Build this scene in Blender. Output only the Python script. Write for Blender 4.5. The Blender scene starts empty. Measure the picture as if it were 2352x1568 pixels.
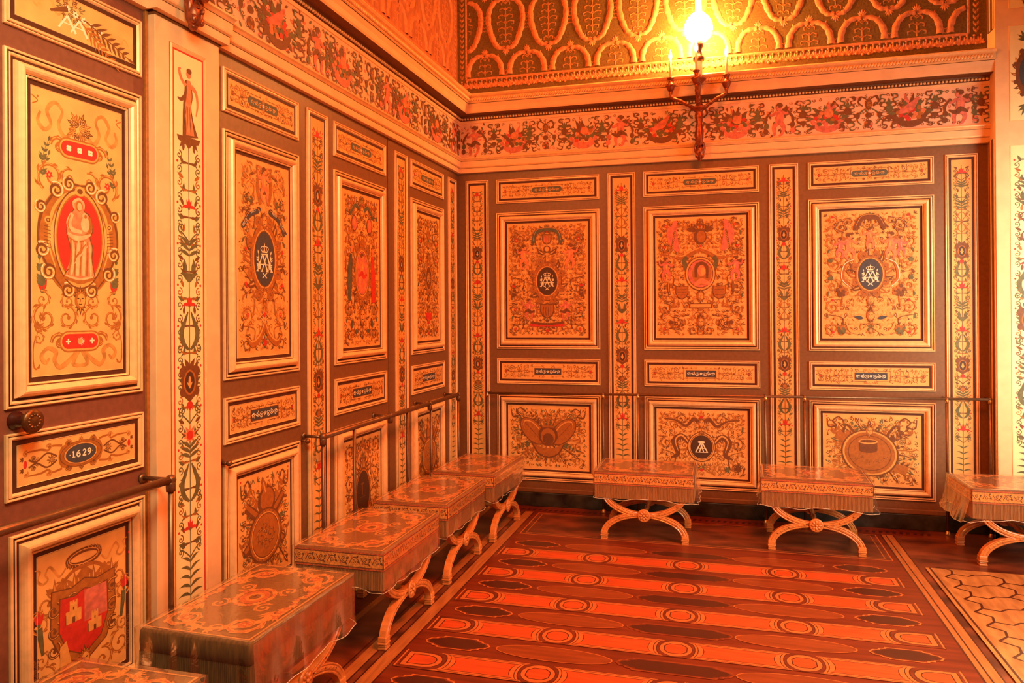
import bpy, math, random
from math import pi, sin, cos, radians, sqrt, atan2
from mathutils import Matrix, Vector

# ------------------------------------------------------------------ camera, world, lights, exposure
scn = bpy.context.scene
COL = scn.collection
scn.view_settings.view_transform = 'Standard'
scn.view_settings.look = 'None'
scn.view_settings.gamma = 1.0
scn.view_settings.use_curve_mapping = False
scn.view_settings.exposure = 0.24

def make_camera():
    cd = bpy.data.cameras.new('camera')
    co = bpy.data.objects.new('camera', cd)
    COL.objects.link(co)
    yaw, pitch, roll = radians(14.912866), radians(0.157633), radians(-0.348483)
    f = Vector((-sin(yaw) * cos(pitch), cos(yaw) * cos(pitch), sin(pitch)))
    r = Vector((cos(yaw), sin(yaw), 0.0))
    u = r.cross(f)
    c, s = cos(roll), sin(roll)
    r2, u2 = c * r + s * u, -s * r + c * u
    m = Matrix((r2, u2, -f)).transposed().to_4x4()
    m.translation = Vector((2.220389, -6.00305, 1.62))
    co.matrix_world = m
    cd.sensor_fit = 'HORIZONTAL'
    cd.sensor_width = 36.0
    cd.lens = 1682.479 / 2352 * 36.0
    cd.shift_x = -36.33 / 2352
    cd.shift_y = -68.98 / 2352
    cd.clip_start = 0.02
    scn.camera = co
make_camera()

w = bpy.data.worlds.new('world')
scn.world = w
w.use_nodes = True
w.node_tree.nodes['Background'].inputs[0].default_value = (1.0, 0.14, 0.015, 1)
w.node_tree.nodes['Background'].inputs[1].default_value = 0.22

def light(name, kind, loc, energy, color, size=0.1, target=None, size_y=None, spread=180):
    ld = bpy.data.lights.new(name, kind)
    ld.energy = energy
    ld.color = color
    if kind == 'AREA':
        ld.shape = 'RECTANGLE'
        ld.size = size
        ld.size_y = size_y or size
        ld.spread = radians(spread)
    else:
        ld.shadow_soft_size = size
    o = bpy.data.objects.new(name, ld)
    COL.objects.link(o)
    o.location = loc
    if target is not None:
        d = Vector(target) - Vector(loc)
        o.rotation_euler = d.to_track_quat('-Z', 'Y').to_euler()
    return o

LAMP_SCONCE = 210.0      # the glass globe lamp of each wall sconce
# area light for an unseen window assumed on the right, beyond the pier
light('window_daylight', 'AREA', (5.15, -1.55, 1.75), 27, (1.0, 0.88, 0.64), 1.0, (3.9, -0.1, 1.5), 2.2, 95)
light('right_floor_fill', 'AREA', (5.3, -3.7, 1.9), 50, (1.0, 0.80, 0.52), 1.2, (3.7, -2.7, 0.0), 2.0, 70)  # extra area light added to brighten the right-hand floor, no window there
# added area light above the frame, brightens the left foreground; no lamp there
light('left_fill', 'AREA', (1.45, -5.0, 2.95), 25, (1.0, 0.80, 0.46), 0.7, (0.0, -3.75, 1.3), 0.7, 125)
light('amber_fill', 'AREA', (3.0, -3.4, 4.5), 100, (1.0, 0.15, 0.015), 1.0, (1.6, -1.6, 0.0), 1.0, 120)  # added amber fill, out of view, reddens the back of the room

# ------------------------------------------------------------------ materials
MATS = {}
def mat(name, col, rough=0.6, metal=0.0, var=0.12, scale=8.0, bump=0.0, stretch=(1, 1, 1), coat=0.0, spec=0.5, col2=None, detail=4.0):
    m = bpy.data.materials.new(name)
    m.use_nodes = True
    nt = m.node_tree
    b = nt.nodes['Principled BSDF']
    b.inputs['Roughness'].default_value = rough
    b.inputs['Metallic'].default_value = metal
    b.inputs['Specular IOR Level'].default_value = spec
    b.inputs['Coat Weight'].default_value = coat
    b.inputs['Coat Roughness'].default_value = 0.15
    if var > 0 or col2 or bump > 0:
        tc = nt.nodes.new('ShaderNodeTexCoord')
        mp = nt.nodes.new('ShaderNodeMapping')
        mp.inputs['Scale'].default_value = stretch
        nz = nt.nodes.new('ShaderNodeTexNoise')
        nz.inputs['Scale'].default_value = scale
        nz.inputs['Detail'].default_value = detail
        nt.links.new(tc.outputs['Object'], mp.inputs['Vector'])
        nt.links.new(mp.outputs[0], nz.inputs['Vector'])
        cr = nt.nodes.new('ShaderNodeValToRGB')
        cr.color_ramp.elements[0].position = 0.34
        cr.color_ramp.elements[1].position = 0.66
        if col2:
            cr.color_ramp.elements[0].color = (*col2, 1)
            cr.color_ramp.elements[1].color = (*col, 1)
        else:
            cr.color_ramp.elements[0].color = (*[c * (1 - var) for c in col], 1)
            cr.color_ramp.elements[1].color = (*[min(1, c * (1 + var)) for c in col], 1)
        nt.links.new(nz.outputs[0], cr.inputs[0])
        nt.links.new(cr.outputs[0], b.inputs['Base Color'])
        if bump > 0:
            bp = nt.nodes.new('ShaderNodeBump')
            bp.inputs['Strength'].default_value = bump
            bp.inputs['Distance'].default_value = 0.004
            nt.links.new(nz.outputs[0], bp.inputs['Height'])
            nt.links.new(bp.outputs[0], b.inputs['Normal'])
    else:
        b.inputs['Base Color'].default_value = (*col, 1)
    MATS[name] = m
    return m

mat('brown_paint', (0.190, 0.088, 0.034), 0.42, var=0.10, scale=40, spec=0.5)
mat('door_paint', (0.200, 0.070, 0.040), 0.5, var=0.10, scale=40, spec=0.35)
mat('gilt', (0.93, 0.58, 0.27), 0.33, 0.12, var=0.08, scale=30)
mat('dark_band', (0.075, 0.022, 0.009), 0.55, var=0.1, scale=30, spec=0.3)
mat('cream_paint', (0.84, 0.54, 0.29), 0.5, var=0.06, scale=12, spec=0.3)
mat('panel_ground', (0.78, 0.43, 0.135), 0.5, var=0.10, scale=14, spec=0.3)
mat('ivory_ground', (0.90, 0.76, 0.40), 0.5, var=0.05, scale=10, spec=0.3)
mat('frieze_ground', (0.80, 0.50, 0.33), 0.5, var=0.07, scale=12, spec=0.3)
mat('ochre', (0.38, 0.130, 0.020), 0.6, var=0.15, scale=60)
mat('ochre_light', (0.72, 0.36, 0.09), 0.6, var=0.12, scale=60)
mat('umber', (0.17, 0.058, 0.014), 0.6, var=0.15, scale=60)
mat('dark_umber', (0.07, 0.03, 0.014), 0.6, var=0.1, scale=60)
mat('leaf_green', (0.13, 0.12, 0.045), 0.6, var=0.2, scale=60)
mat('paint_red', (0.56, 0.030, 0.018), 0.6, var=0.12, scale=60)
mat('paint_blue', (0.055, 0.060, 0.075), 0.6, var=0.15, scale=60)
mat('paint_white', (0.94, 0.80, 0.56), 0.6, var=0.03, scale=60)
mat('flesh', (0.68, 0.22, 0.09), 0.6, var=0.25, scale=40)
mat('pink', (0.60, 0.16, 0.11), 0.6, var=0.25, scale=40)
mat('ribbon_tan', (0.56, 0.26, 0.06), 0.6, var=0.3, scale=30)
mat('skin_light', (0.86, 0.46, 0.22), 0.6, var=0.15, scale=40)
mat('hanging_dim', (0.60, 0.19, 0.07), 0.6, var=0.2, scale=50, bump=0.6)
mat('teal', (0.09, 0.11, 0.08), 0.6, var=0.2, scale=40)
mat('marble_black', (0.012, 0.012, 0.011), 0.22, var=0, scale=9, col2=(0.045, 0.05, 0.045), detail=10, spec=0.5)
mat('bronze', (0.30, 0.085, 0.035), 0.36, 0.65, var=0.3, scale=40, bump=0.4)
mat('bronze_dark', (0.16, 0.065, 0.022), 0.38, 0.75, var=0.3, scale=60, bump=0.3)
mat('rail_metal', (0.20, 0.105, 0.055), 0.36, 0.7, var=0.12, scale=50)
mat('brass', (0.75, 0.45, 0.14), 0.3, 0.9, var=0.1, scale=50)
mat('stool_wood', (0.60, 0.21, 0.05), 0.34, 0.0, var=0.16, scale=24, bump=0.2, coat=0.3)
mat('upholstery', (0.21, 0.080, 0.022), 0.8, var=0.2, scale=90, bump=0.6)
mat('velvet', (0.15, 0.080, 0.022), 0.75, var=0.3, scale=30, bump=0.4, stretch=(3, 3, 0.4))
mat('fringe', (0.30, 0.13, 0.035), 0.8, var=0.3, scale=60, stretch=(6, 6, 0.3))
mat('embroidery_gold', (0.74, 0.31, 0.07), 0.75, var=0.3, scale=120, bump=0.6)
mat('embroidery_red', (0.56, 0.11, 0.035), 0.75, var=0.3, scale=120, bump=0.6)
mat('embroidery_brown', (0.14, 0.042, 0.014), 0.8, var=0.2, scale=120)
mat('wood_field', (0.175, 0.026, 0.008), 0.30, var=0, scale=5, stretch=(0.5, 5, 1), col2=(0.095, 0.013, 0.005), detail=8)
mat('wood_red', (0.48, 0.066, 0.014), 0.28, var=0.18, scale=6, stretch=(0.8, 8, 1), detail=8)
mat('wood_light', (0.46, 0.125, 0.030), 0.28, var=0.14, scale=8, stretch=(0.8, 8, 1), detail=8)
mat('wood_dark', (0.050, 0.010, 0.006), 0.28, var=0.1, scale=9)
mat('wood_walnut', (0.20, 0.050, 0.020), 0.28, var=0, scale=3.4, stretch=(1, 2.2, 1), col2=(0.055, 0.014, 0.008), detail=2)
mat('wood_band', (0.36, 0.125, 0.035), 0.30, var=0.2, scale=8, stretch=(8, 0.8, 1), detail=8)
mat('wood_ellipse', (0.20, 0.040, 0.010), 0.28, var=0.2, scale=6, stretch=(0.6, 6, 1), detail=8)
mat('wood_tile', (0.48, 0.22, 0.07), 0.28, var=0, scale=7, stretch=(4, 1, 1), col2=(0.30, 0.12, 0.035), detail=8)
mat('hanging_ground', (0.16, 0.085, 0.016), 0.7, var=0.25, scale=70, bump=0.5)
mat('hanging_relief', (0.66, 0.24, 0.10), 0.55, var=0.22, scale=50, bump=0.6)
mat('hanging_fine', (0.46, 0.17, 0.05), 0.6, var=0.3, scale=70, bump=0.6)
mat('upper_wall', (0.56, 0.17, 0.06), 0.6, var=0, scale=24, bump=0.5, col2=(0.34, 0.085, 0.02), stretch=(1, 1, 0.35), detail=8)
mat('ceiling_plaster', (0.7, 0.45, 0.25), 0.8, var=0.05)
mat('candle_wax', (0.95, 0.80, 0.45), 0.4, var=0.02)

def emis(name, col, strength, transp=0.0):
    m = bpy.data.materials.new(name)
    m.use_nodes = True
    nt = m.node_tree
    nt.nodes.remove(nt.nodes['Principled BSDF'])
    out = nt.nodes['Material Output']
    e = nt.nodes.new('ShaderNodeEmission')
    e.inputs[0].default_value = (*col, 1)
    e.inputs[1].default_value = strength
    if transp > 0:
        t = nt.nodes.new('ShaderNodeBsdfTransparent')
        mx = nt.nodes.new('ShaderNodeMixShader')
        mx.inputs[0].default_value = 1 - transp
        nt.links.new(t.outputs[0], mx.inputs[1])
        nt.links.new(e.outputs[0], mx.inputs[2])
        nt.links.new(mx.outputs[0], out.inputs[0])
    else:
        nt.links.new(e.outputs[0], out.inputs[0])
    MATS[name] = m
emis('globe_glow', (1.0, 0.86, 0.5), 22.0, 0.5)
emis('bulb_glow', (1.0, 0.88, 0.55), 14.0, 0.3)

def plastic():
    m = bpy.data.materials.new('clear_plastic')
    m.use_nodes = True
    nt = m.node_tree
    nt.nodes.remove(nt.nodes['Principled BSDF'])
    out = nt.nodes['Material Output']
    tr = nt.nodes.new('ShaderNodeBsdfTransparent')
    tr.inputs[0].default_value = (0.95, 0.93, 0.88, 1)
    gl = nt.nodes.new('ShaderNodeBsdfGlossy')
    gl.inputs['Roughness'].default_value = 0.16
    gl.inputs[0].default_value = (1, 1, 1, 1)
    df = nt.nodes.new('ShaderNodeBsdfDiffuse')
    df.inputs[0].default_value = (0.8, 0.75, 0.6, 1)
    tc = nt.nodes.new('ShaderNodeTexCoord')
    nz = nt.nodes.new('ShaderNodeTexNoise')
    nz.inputs['Scale'].default_value = 9
    nz.inputs['Detail'].default_value = 3
    nz.inputs['Distortion'].default_value = 1.5
    bp = nt.nodes.new('ShaderNodeBump')
    bp.inputs['Strength'].default_value = 0.35
    bp.inputs['Distance'].default_value = 0.006
    nt.links.new(tc.outputs['Object'], nz.inputs['Vector'])
    nt.links.new(nz.outputs[0], bp.inputs['Height'])
    nt.links.new(bp.outputs[0], gl.inputs['Normal'])
    fr = nt.nodes.new('ShaderNodeFresnel')
    fr.inputs[0].default_value = 1.28
    nt.links.new(bp.outputs[0], fr.inputs['Normal'])
    m1 = nt.nodes.new('ShaderNodeMixShader')
    m1.inputs[0].default_value = 0.022
    m2 = nt.nodes.new('ShaderNodeMixShader')
    nt.links.new(tr.outputs[0], m1.inputs[1])
    nt.links.new(df.outputs[0], m1.inputs[2])
    mu = nt.nodes.new('ShaderNodeMath')
    mu.operation = 'MULTIPLY'
    mu.inputs[1].default_value = 0.42
    nt.links.new(fr.outputs[0], mu.inputs[0])
    nt.links.new(mu.outputs[0], m2.inputs[0])
    nt.links.new(m1.outputs[0], m2.inputs[1])
    nt.links.new(gl.outputs[0], m2.inputs[2])
    nt.links.new(m2.outputs[0], out.inputs[0])
    MATS['clear_plastic'] = m
    g = m.copy()
    g.name = 'plastic_hem'
    for n in g.node_tree.nodes:
        if n.type == 'MIX_SHADER' and not n.inputs[0].is_linked:
            n.inputs[0].default_value = 0.75
    MATS['plastic_hem'] = g
plastic()

# ------------------------------------------------------------------ mesh building
class MB:
    def __init__(s):
        s.v, s.f, s.m, s.sm = [], [], [], []
    def face(s, pts, m, smooth=False):
        i = len(s.v)
        s.v += [tuple(p) for p in pts]
        s.f.append(tuple(range(i, i + len(pts))))
        s.m.append(m); s.sm.append(smooth)
    def grid(s, rows, m, closed=False, smooth=True, cap=False):
        """rows of equal length; m a name or a list with one name per row gap"""
        i = len(s.v); n = len(rows[0])
        for r in rows: s.v += [tuple(p) for p in r]
        for a in range(len(rows) - 1):
            mm = m if isinstance(m, str) else m[a]
            for b in range(n if closed else n - 1):
                c = (b + 1) % n
                s.f.append((i + a * n + b, i + a * n + c, i + (a + 1) * n + c, i + (a + 1) * n + b))
                s.m.append(mm); s.sm.append(smooth)
        if cap:
            mm = m if isinstance(m, str) else m[0]
            s.f.append(tuple(i + k for k in range(n))[::-1]); s.m.append(mm); s.sm.append(False)
            j = i + (len(rows) - 1) * n
            s.f.append(tuple(j + k for k in range(n))); s.m.append(mm); s.sm.append(False)
    def box(s, x0, x1, y0, y1, z0, z1, m, b=0.0):
        if b <= 0:
            p = [(x0, y0, z0), (x1, y0, z0), (x1, y1, z0), (x0, y1, z0), (x0, y0, z1), (x1, y0, z1), (x1, y1, z1), (x0, y1, z1)]
            i = len(s.v); s.v += p
            for f in ((3, 2, 1, 0), (4, 5, 6, 7), (0, 1, 5, 4), (1, 2, 6, 5), (2, 3, 7, 6), (3, 0, 4, 7)):
                s.f.append(tuple(i + k for k in f)); s.m.append(m); s.sm.append(False)
            return
        def loop(ins, z):
            xa, xb, ya, yb = x0 + ins, x1 - ins, y0 + ins, y1 - ins
            c = min(b * 0.7, (xb - xa) / 3, (yb - ya) / 3)
            return [(xa + c, ya, z), (xb - c, ya, z), (xb, ya + c, z), (xb, yb - c, z), (xb - c, yb, z), (xa + c, yb, z), (xa, yb - c, z), (xa, ya + c, z)]
        s.grid([loop(b, z0), loop(b * .3, z0 + b * .3), loop(0, z0 + b), loop(0, z1 - b), loop(b * .3, z1 - b * .3), loop(b, z1)], m, closed=True, smooth=False, cap=True)
    def tube(s, pts, r, m, n=10, cap=True, smooth=True):
        P = [Vector(p) for p in pts]
        rr = r if isinstance(r, (list, tuple)) else [r] * len(P)
        rows = []; up = None
        for i, p in enumerate(P):
            t = (P[min(i + 1, len(P) - 1)] - P[max(i - 1, 0)]).normalized()
            if up is None:
                up = Vector((0, 0, 1)) if abs(t.z) < 0.9 else Vector((1, 0, 0))
            a = t.cross(up).normalized(); up = a.cross(t).normalized()
            rows.append([p + rr[i] * (cos(2 * pi * k / n) * a + sin(2 * pi * k / n) * up) for k in range(n)])
        s.grid(rows, m, closed=True, smooth=smooth, cap=cap)
    def lathe(s, prof, m, c=(0, 0, 0), n=20, axis='z', flute=0, fl=0.0):
        rows = []
        for r, h in prof:
            row = []
            for k in range(n):
                a = 2 * pi * k / n
                q = r * (1 + fl * cos(flute * a)) if flute else r
                x, y = q * cos(a), q * sin(a)
                row.append((c[0] + x, c[1] + y, c[2] + h) if axis == 'z' else ((c[0] + x, c[1] + h, c[2] + y) if axis == 'y' else (c[0] + h, c[1] + x, c[2] + y)))
            rows.append(row)
        s.grid(rows, m, closed=True, cap=True)
    def ball(s, c, r, m, n=10, k=6, rot=None):
        R = r if isinstance(r, (list, tuple)) else (r, r, r)
        rows = []
        for j in range(k + 1):
            t = pi * j / k
            t = min(max(t, 0.05), pi - 0.05)
            row = []
            for i in range(n):
                a = 2 * pi * i / n
                v = Vector((R[0] * sin(t) * cos(a), R[1] * sin(t) * sin(a), R[2] * cos(t)))
                if rot is not None: v = rot @ v
                row.append((c[0] + v.x, c[1] + v.y, c[2] + v.z))
            rows.append(row)
        s.grid(rows, m, closed=True, cap=True)
    def build(s, name, parent=None, loc=None, rotz=0.0):
        me = bpy.data.meshes.new(name)
        me.from_pydata(s.v, [], s.f)
        names = []
        for q in s.m:
            if q not in names: names.append(q)
        for q in names: me.materials.append(MATS[q])
        ix = {q: i for i, q in enumerate(names)}
        me.polygons.foreach_set('material_index', [ix[q] for q in s.m])
        me.polygons.foreach_set('use_smooth', s.sm)
        me.update()
        o = bpy.data.objects.new(name, me)
        COL.objects.link(o)
        if parent is not None: o.parent = parent
        if loc is not None: o.location = loc
        o.rotation_euler = (0, 0, rotz)
        return o

def thing(name, label, cat, loc=(0, 0, 0), rotz=0.0, group=None):
    o = bpy.data.objects.new(name, None)
    o.empty_display_size = 0.1
    COL.objects.link(o)
    o.location = loc
    o.rotation_euler = (0, 0, rotz)
    return tag(o, label, cat, group)
def tag(o, label, cat, group=None):
    o['label'] = label; o['category'] = cat
    if group: o['group'] = group
    return o
def struct(o, label=None):
    o['kind'] = 'structure'
    if label: o['label'] = label
    return o

# ------------------------------------------------------------------ painter: ornament as thin layers of paint
def crv(pts, n=8):
    if len(pts) < 3: return [tuple(p) for p in pts]
    P = [pts[0]] + list(pts) + [pts[-1]]
    out = []
    for i in range(1, len(P) - 2):
        p0, p1, p2, p3 = P[i - 1], P[i], P[i + 1], P[i + 2]
        for k in range(n):
            t = k / n
            out.append(tuple(0.5 * (2 * p1[j] + (p2[j] - p0[j]) * t + (2 * p0[j] - 5 * p1[j] + 4 * p2[j] - p3[j]) * t * t + (3 * p1[j] - p0[j] - 3 * p2[j] + p3[j]) * t ** 3) for j in (0, 1)))
    out.append(tuple(pts[-1]))
    return out

class Paint:
    def __init__(s, ox=0.0, oy=0.0, step=2.5e-6):
        s.q = []; s.mir = False; s.ox, s.oy = ox, oy; s.step = step
    def poly(s, pts, col):
        s._add([pts], col)
    def _add(s, faces, col):
        s.q.append(([[(x + s.ox, y + s.oy) for x, y in f] for f in faces], col))
        if s.mir:
            s.q.append(([[(-x + s.ox, y + s.oy) for x, y in f] for f in faces], col))
    def rect(s, x0, x1, y0, y1, col):
        s.poly([(x0, y0), (x1, y0), (x1, y1), (x0, y1)], col)
    def ell(s, cx, cy, rx, ry, col, n=22, rot=0.0):
        c, d = cos(rot), sin(rot)
        s.poly([(cx + c * rx * cos(2 * pi * k / n) - d * ry * sin(2 * pi * k / n), cy + d * rx * cos(2 * pi * k / n) + c * ry * sin(2 * pi * k / n)) for k in range(n)], col)
    def rib(s, pts, w, col, closed=False):
        n = len(pts)
        if n < 2: return
        L, Rr = [], []
        for i, (x, y) in enumerate(pts):
            a, b = pts[max(i - 1, 0)], pts[min(i + 1, n - 1)]
            if closed:
                a, b = pts[(i - 1) % n], pts[(i + 1) % n]
            dx, dy = b[0] - a[0], b[1] - a[1]
            l = sqrt(dx * dx + dy * dy) or 1e-9
            t = i / (n - 1)
            if isinstance(w, (int, float)): ww = w
            else:
                k = t * (len(w) - 1); j = min(int(k), len(w) - 2)
                ww = w[j] + (w[j + 1] - w[j]) * (k - j)
            nx, ny = -dy / l * ww / 2, dx / l * ww / 2
            L.append((x + nx, y + ny)); Rr.append((x - nx, y - ny))
        F = [[L[i], L[i + 1], Rr[i + 1], Rr[i]] for i in range(n - 1)]
        if closed: F.append([L[-1], L[0], Rr[0], Rr[-1]])
        s._add(F, col)
    def leaf(s, x, y, a, L, W, col, hl=None, bend=0.0):
        pts = []
        for k in range(7):
            t = k / 6
            aa = a + bend * t
            pts.append((x + L * t * cos(aa), y + L * t * sin(aa)))
        s.rib(pts, [W * .15, W * .75, W, W * .8, W * .35, 0.0], col)
        if hl: s.rib(pts[:5], [W * .1, W * .28, W * .1], hl)
    def spiral(s, cx, cy, r, a0, turns, d, col, w, hl=None, ball=True, n=26):
        pts = []
        for k in range(n + 1):
            t = k / n
            rr = r * (1 - 0.84 * t)
            a = a0 + d * 2 * pi * turns * t
            pts.append((cx + rr * cos(a), cy + rr * sin(a)))
        s.rib(pts, [w, w * .9, w * .5], col)
        if hl:
            s.rib([(cx + (px - cx) * 1.04, cy + (py - cy) * 1.04) for px, py in pts[:int(n * .8)]], [w * .3, w * .25, w * .1], hl)
        if ball: s.ell(pts[-1][0], pts[-1][1], w * .8, w * .8, col, 8)
        return pts
    def scroll(s, cx, cy, r, a0, d, col='ochre', hl='ochre_light', turns=1.25, leaves=5, flower=None, w=None):
        w = w or r * .2
        pts = s.spiral(cx, cy, r, a0, turns, d, col, w, hl, ball=flower is None)
        m = len(pts)
        for k in range(leaves):
            i = int(m * (0.05 + 0.5 * k / max(1, leaves)))
            x, y = pts[i]
            a = atan2(y - cy, x - cx)
            s.leaf(x, y, a + d * 0.75, r * (.55 - .05 * k), r * .2, col, None, d * 0.7)
        if flower: s.flower(pts[-1][0], pts[-1][1], r * .3, flower)
        return pts
    def flower(s, x, y, r, col, cen='ochre_light', n=6):
        for k in range(n):
            a = 2 * pi * k / n + .3
            s.leaf(x, y, a, r, r * .55, col)
        s.ell(x, y, r * .25, r * .25, cen, 8)
    def tulip(s, x, y, a, L, col, st='leaf_green'):
        for da, q in ((-.42, .8), (.42, .8), (0, 1.0)):
            s.leaf(x, y, a + da, L * q, L * .3, col)
        s.ell(x, y, L * .14, L * .14, st, 8)
    def fan(s, x, y, a, spread, n, L, W, col, hl=None, bend=0.0):
        for k in range(n):
            t = (k / (n - 1) - .5) if n > 1 else 0
            s.leaf(x, y, a + t * spread, L * (1 - .35 * abs(t) * 2), W, col, hl, bend * t * 2)
    def sprig(s, x, y, a, L, n, col, W=None, bend=0.0, fruit=None):
        pts = [(x + L * t / 8 * cos(a + bend * t / 8), y + L * t / 8 * sin(a + bend * t / 8)) for t in range(9)]
        s.rib(pts, [L * .03, L * .015], col)
        W = W or L * .10
        for k in range(n):
            i = min(8, int(1 + 7 * k / n)); px, py = pts[i]; aa = a + bend * i / 8
            for sg in (-1, 1):
                s.leaf(px, py, aa + sg * .75, L * .30 * (1 - .4 * k / n), W, col)
                if fruit and k % 2 == 0: s.ell(px + sg * L * .1, py - L * .02, L * .04, L * .04, fruit, 7)
        s.leaf(pts[-1][0], pts[-1][1], a + bend, L * .25, W, col)
    def ribbon(s, x, y, a, L, amp, n, col, w):
        pts = []
        m = n * 8
        for k in range(m + 1):
            t = k / m
            ox = L * t; oy = amp * sin(t * n * pi) * (1 - .3 * t)
            pts.append((x + ox * cos(a) - oy * sin(a), y + ox * sin(a) + oy * cos(a)))
        s.rib(pts, [w, w * .5, w, w * .6, w * .2], col)
    def crown(s, x, y, W, col, dk='ochre'):
        H = W * .62
        s.rect(x - W * .36, x + W * .36, y, y + H * .18, col)
        for t in (-1, -.5, 0, .5, 1):
            s.rib(crv([(x + t * W * .34, y + H * .15), (x + t * W * .52, y + H * .5), (x + t * W * .3, y + H * .78), (x, y + H * .82)], 4), W * .06, col)
            s.ell(x + t * W * .42, y + H * .3, W * .05, W * .05, col, 7)
        s.ell(x, y + H * .9, W * .06, W * .06, col, 8)
        s.rect(x - W * .015, x + W * .015, y + H * .9, y + H * 1.25, col)
        s.rect(x - W * .06, x + W * .06, y + H * 1.06, y + H * 1.11, col)
    def mono(s, x, y, H, col):
        """two interlaced letters A below a crown, palms at the sides"""
        m = s.mir; s.mir = False
        w = H * .05
        for ox in (-.13, .13):
            s.rib([(x + ox * H - .30 * H, y - .3 * H), (x + ox * H, y + .32 * H)], [w, w], col)
            s.rib([(x + ox * H + .30 * H, y - .3 * H), (x + ox * H, y + .32 * H)], [w * 1.3, w * 1.3], col)
            s.rib([(x + ox * H - .17 * H, y - .06 * H), (x + ox * H + .17 * H, y - .06 * H)], w * .8, col)
            for q in (-.30, .30):
                s.rect(x + (ox + q - .07) * H, x + (ox + q + .07) * H, y - .33 * H, y - .29 * H, col)
        s.rect(x - .2 * H, x + .2 * H, y + .30 * H, y + .34 * H, col)
        s.crown(x, y + .38 * H, H * .46, col)
        for sg in (-1, 1):
            s.sprig(x + sg * .22 * H, y - .28 * H, pi / 2 - sg * .75, .62 * H, 5, col, H * .06, sg * .5)
            s.rib([(x - sg * .14 * H, y - .36 * H), (x + sg * .14 * H, y - .56 * H)], w * .8, col)
        s.mir = m
    def cart(s, x, y, rx, ry, fill, curl='ochre', hl='ochre_light', out=1.5, k=8):
        """strapwork cartouche with curled edges round an oval"""
        m = s.mir; s.mir = False
        for j in range(18):
            a = 2 * pi * (j + .25) / 18
            s.leaf(x + rx * out * .8 * cos(a), y + ry * out * .8 * sin(a), a, rx * 1.05, rx * .46, ('ochre', 'ribbon_tan', 'umber')[j % 3], 'ochre_light', .5 if cos(a) > 0 else -.5)
        s.ell(x, y, rx * out, ry * out * .96, 'umber', 30)
        s.ell(x, y, rx * out * .95, ry * out * .92, curl, 30)
        for j in range(k):
            a = 2 * pi * (j + .5) / k
            cx, cy = x + rx * out * 1.05 * cos(a), y + ry * out * 1.02 * sin(a)
            r = rx * .36
            s.ell(cx, cy, r * .95, r * .95, curl, 14)
            s.spiral(cx, cy, r, a + pi * .8, 1.2, 1 if cos(a) * sin(a) > 0 else -1, 'umber', r * .22, hl)
        for j in range(28):
            a = 2 * pi * j / 28
            s.rib([(x + rx * 1.18 * cos(a), y + ry * 1.14 * sin(a)), (x + rx * out * .9 * cos(a), y + ry * out * .87 * sin(a))], [rx * .02, rx * .05], 'umber' if j % 2 else hl)
        s.ell(x, y, rx * 1.14, ry * 1.10, hl, 30)
        s.ell(x, y, rx * 1.06, ry * 1.04, 'umber', 30)
        s.ell(x, y, rx, ry, fill, 30)
        s.mir = m
    def putto(s, x, y, H, d=1, col='flesh', hl='ochre_light', cloth=None, wings=None):
        """small winged child: head, torso, limbs; d = facing"""
        m = s.mir
        L = lambda pts, w, c=col: s.rib(crv([(x + d * a * H, y + b * H) for a, b in pts], 5), [q * H for q in w], c)
        if wings:
            s.fan(x - d * .06 * H, y + .68 * H, pi / 2 + d * 1.15, 1.1, 5, .42 * H, .12 * H, wings, None)
        L([(-.02, .42), (-.14, .22), (-.06, .0)], [.16, .12, .06]); L([(.04, .42), (.16, .25), (.13, .02)], [.16, .12, .06])
        L([(-.06, .0), (.02, -.02)], [.06, .04]); L([(.13, .02), (.21, .0)], [.06, .04])
        L([(.0, .78), (-.02, .6), (.01, .38)], [.14, .24, .22])
        L([(-.06, .74), (-.24, .68), (-.30, .86)], [.10, .08, .05]); L([(.07, .74), (.24, .64), (.36, .72)], [.10, .08, .05])
        L([(.02, .70), (.03, .58), (.04, .45)], [.03, .06, .02], hl)
        s.ell(x + d * .02 * H, y + .90 * H, .10 * H, .11 * H, col, 14)
        s.ell(x - d * .01 * H, y + .95 * H, .105 * H, .08 * H, 'umber', 12)
        s.ell(x + d * .05 * H, y + .90 * H, .03 * H, .04 * H, hl, 8)
        if cloth:
            L([(-.22, .34), (-.02, .44), (.10, .34), (.30, .42)], [.05, .16, .14, .05], cloth)
    def statue(s, x, y, H, col='flesh', dk='ochre', lt='skin_light'):
        """standing veiled woman in long drapery holding a child"""
        A = lambda pts, w, c: s.rib(crv([(x + a * H, y + b * H) for a, b in pts], 6), [q * H for q in w], c)
        o = [(-.06, .98), (0, 1.0), (.06, .97), (.08, .90), (.07, .85), (.15, .80), (.19, .70), (.20, .60), (.16, .52), (.20, .40), (.19, .25), (.22, .08), (.20, .0), (-.18, .0), (-.20, .06), (-.13, .15), (-.12, .30), (-.14, .42), (-.18, .55), (-.17, .68), (-.14, .78), (-.08, .85), (-.09, .92)]
        c = crv([(x + a * H, y + b * H) for a, b in o + o[:1]], 5)
        mid = (x, y + .5 * H)
        for i in range(len(c) - 1): s.poly([c[i], c[i + 1], mid], col)
        s.rib(c, .014 * H, 'umber')
        s.ell(x, y + .90 * H, .050 * H, .066 * H, dk, 16); s.ell(x + .008 * H, y + .895 * H, .034 * H, .050 * H, lt, 12)
        A([(-.07, .86), (-.08, .94), (0, .99), (.065, .94), (.07, .87)], [.02, .035, .03, .03, .015], lt)
        A([(-.10, .80), (-.15, .68), (-.10, .60), (.04, .58)], [.05, .075, .06, .04], lt)
        A([(-.125, .78), (-.165, .66), (-.12, .57)], [.01, .018, .01], dk)
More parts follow.
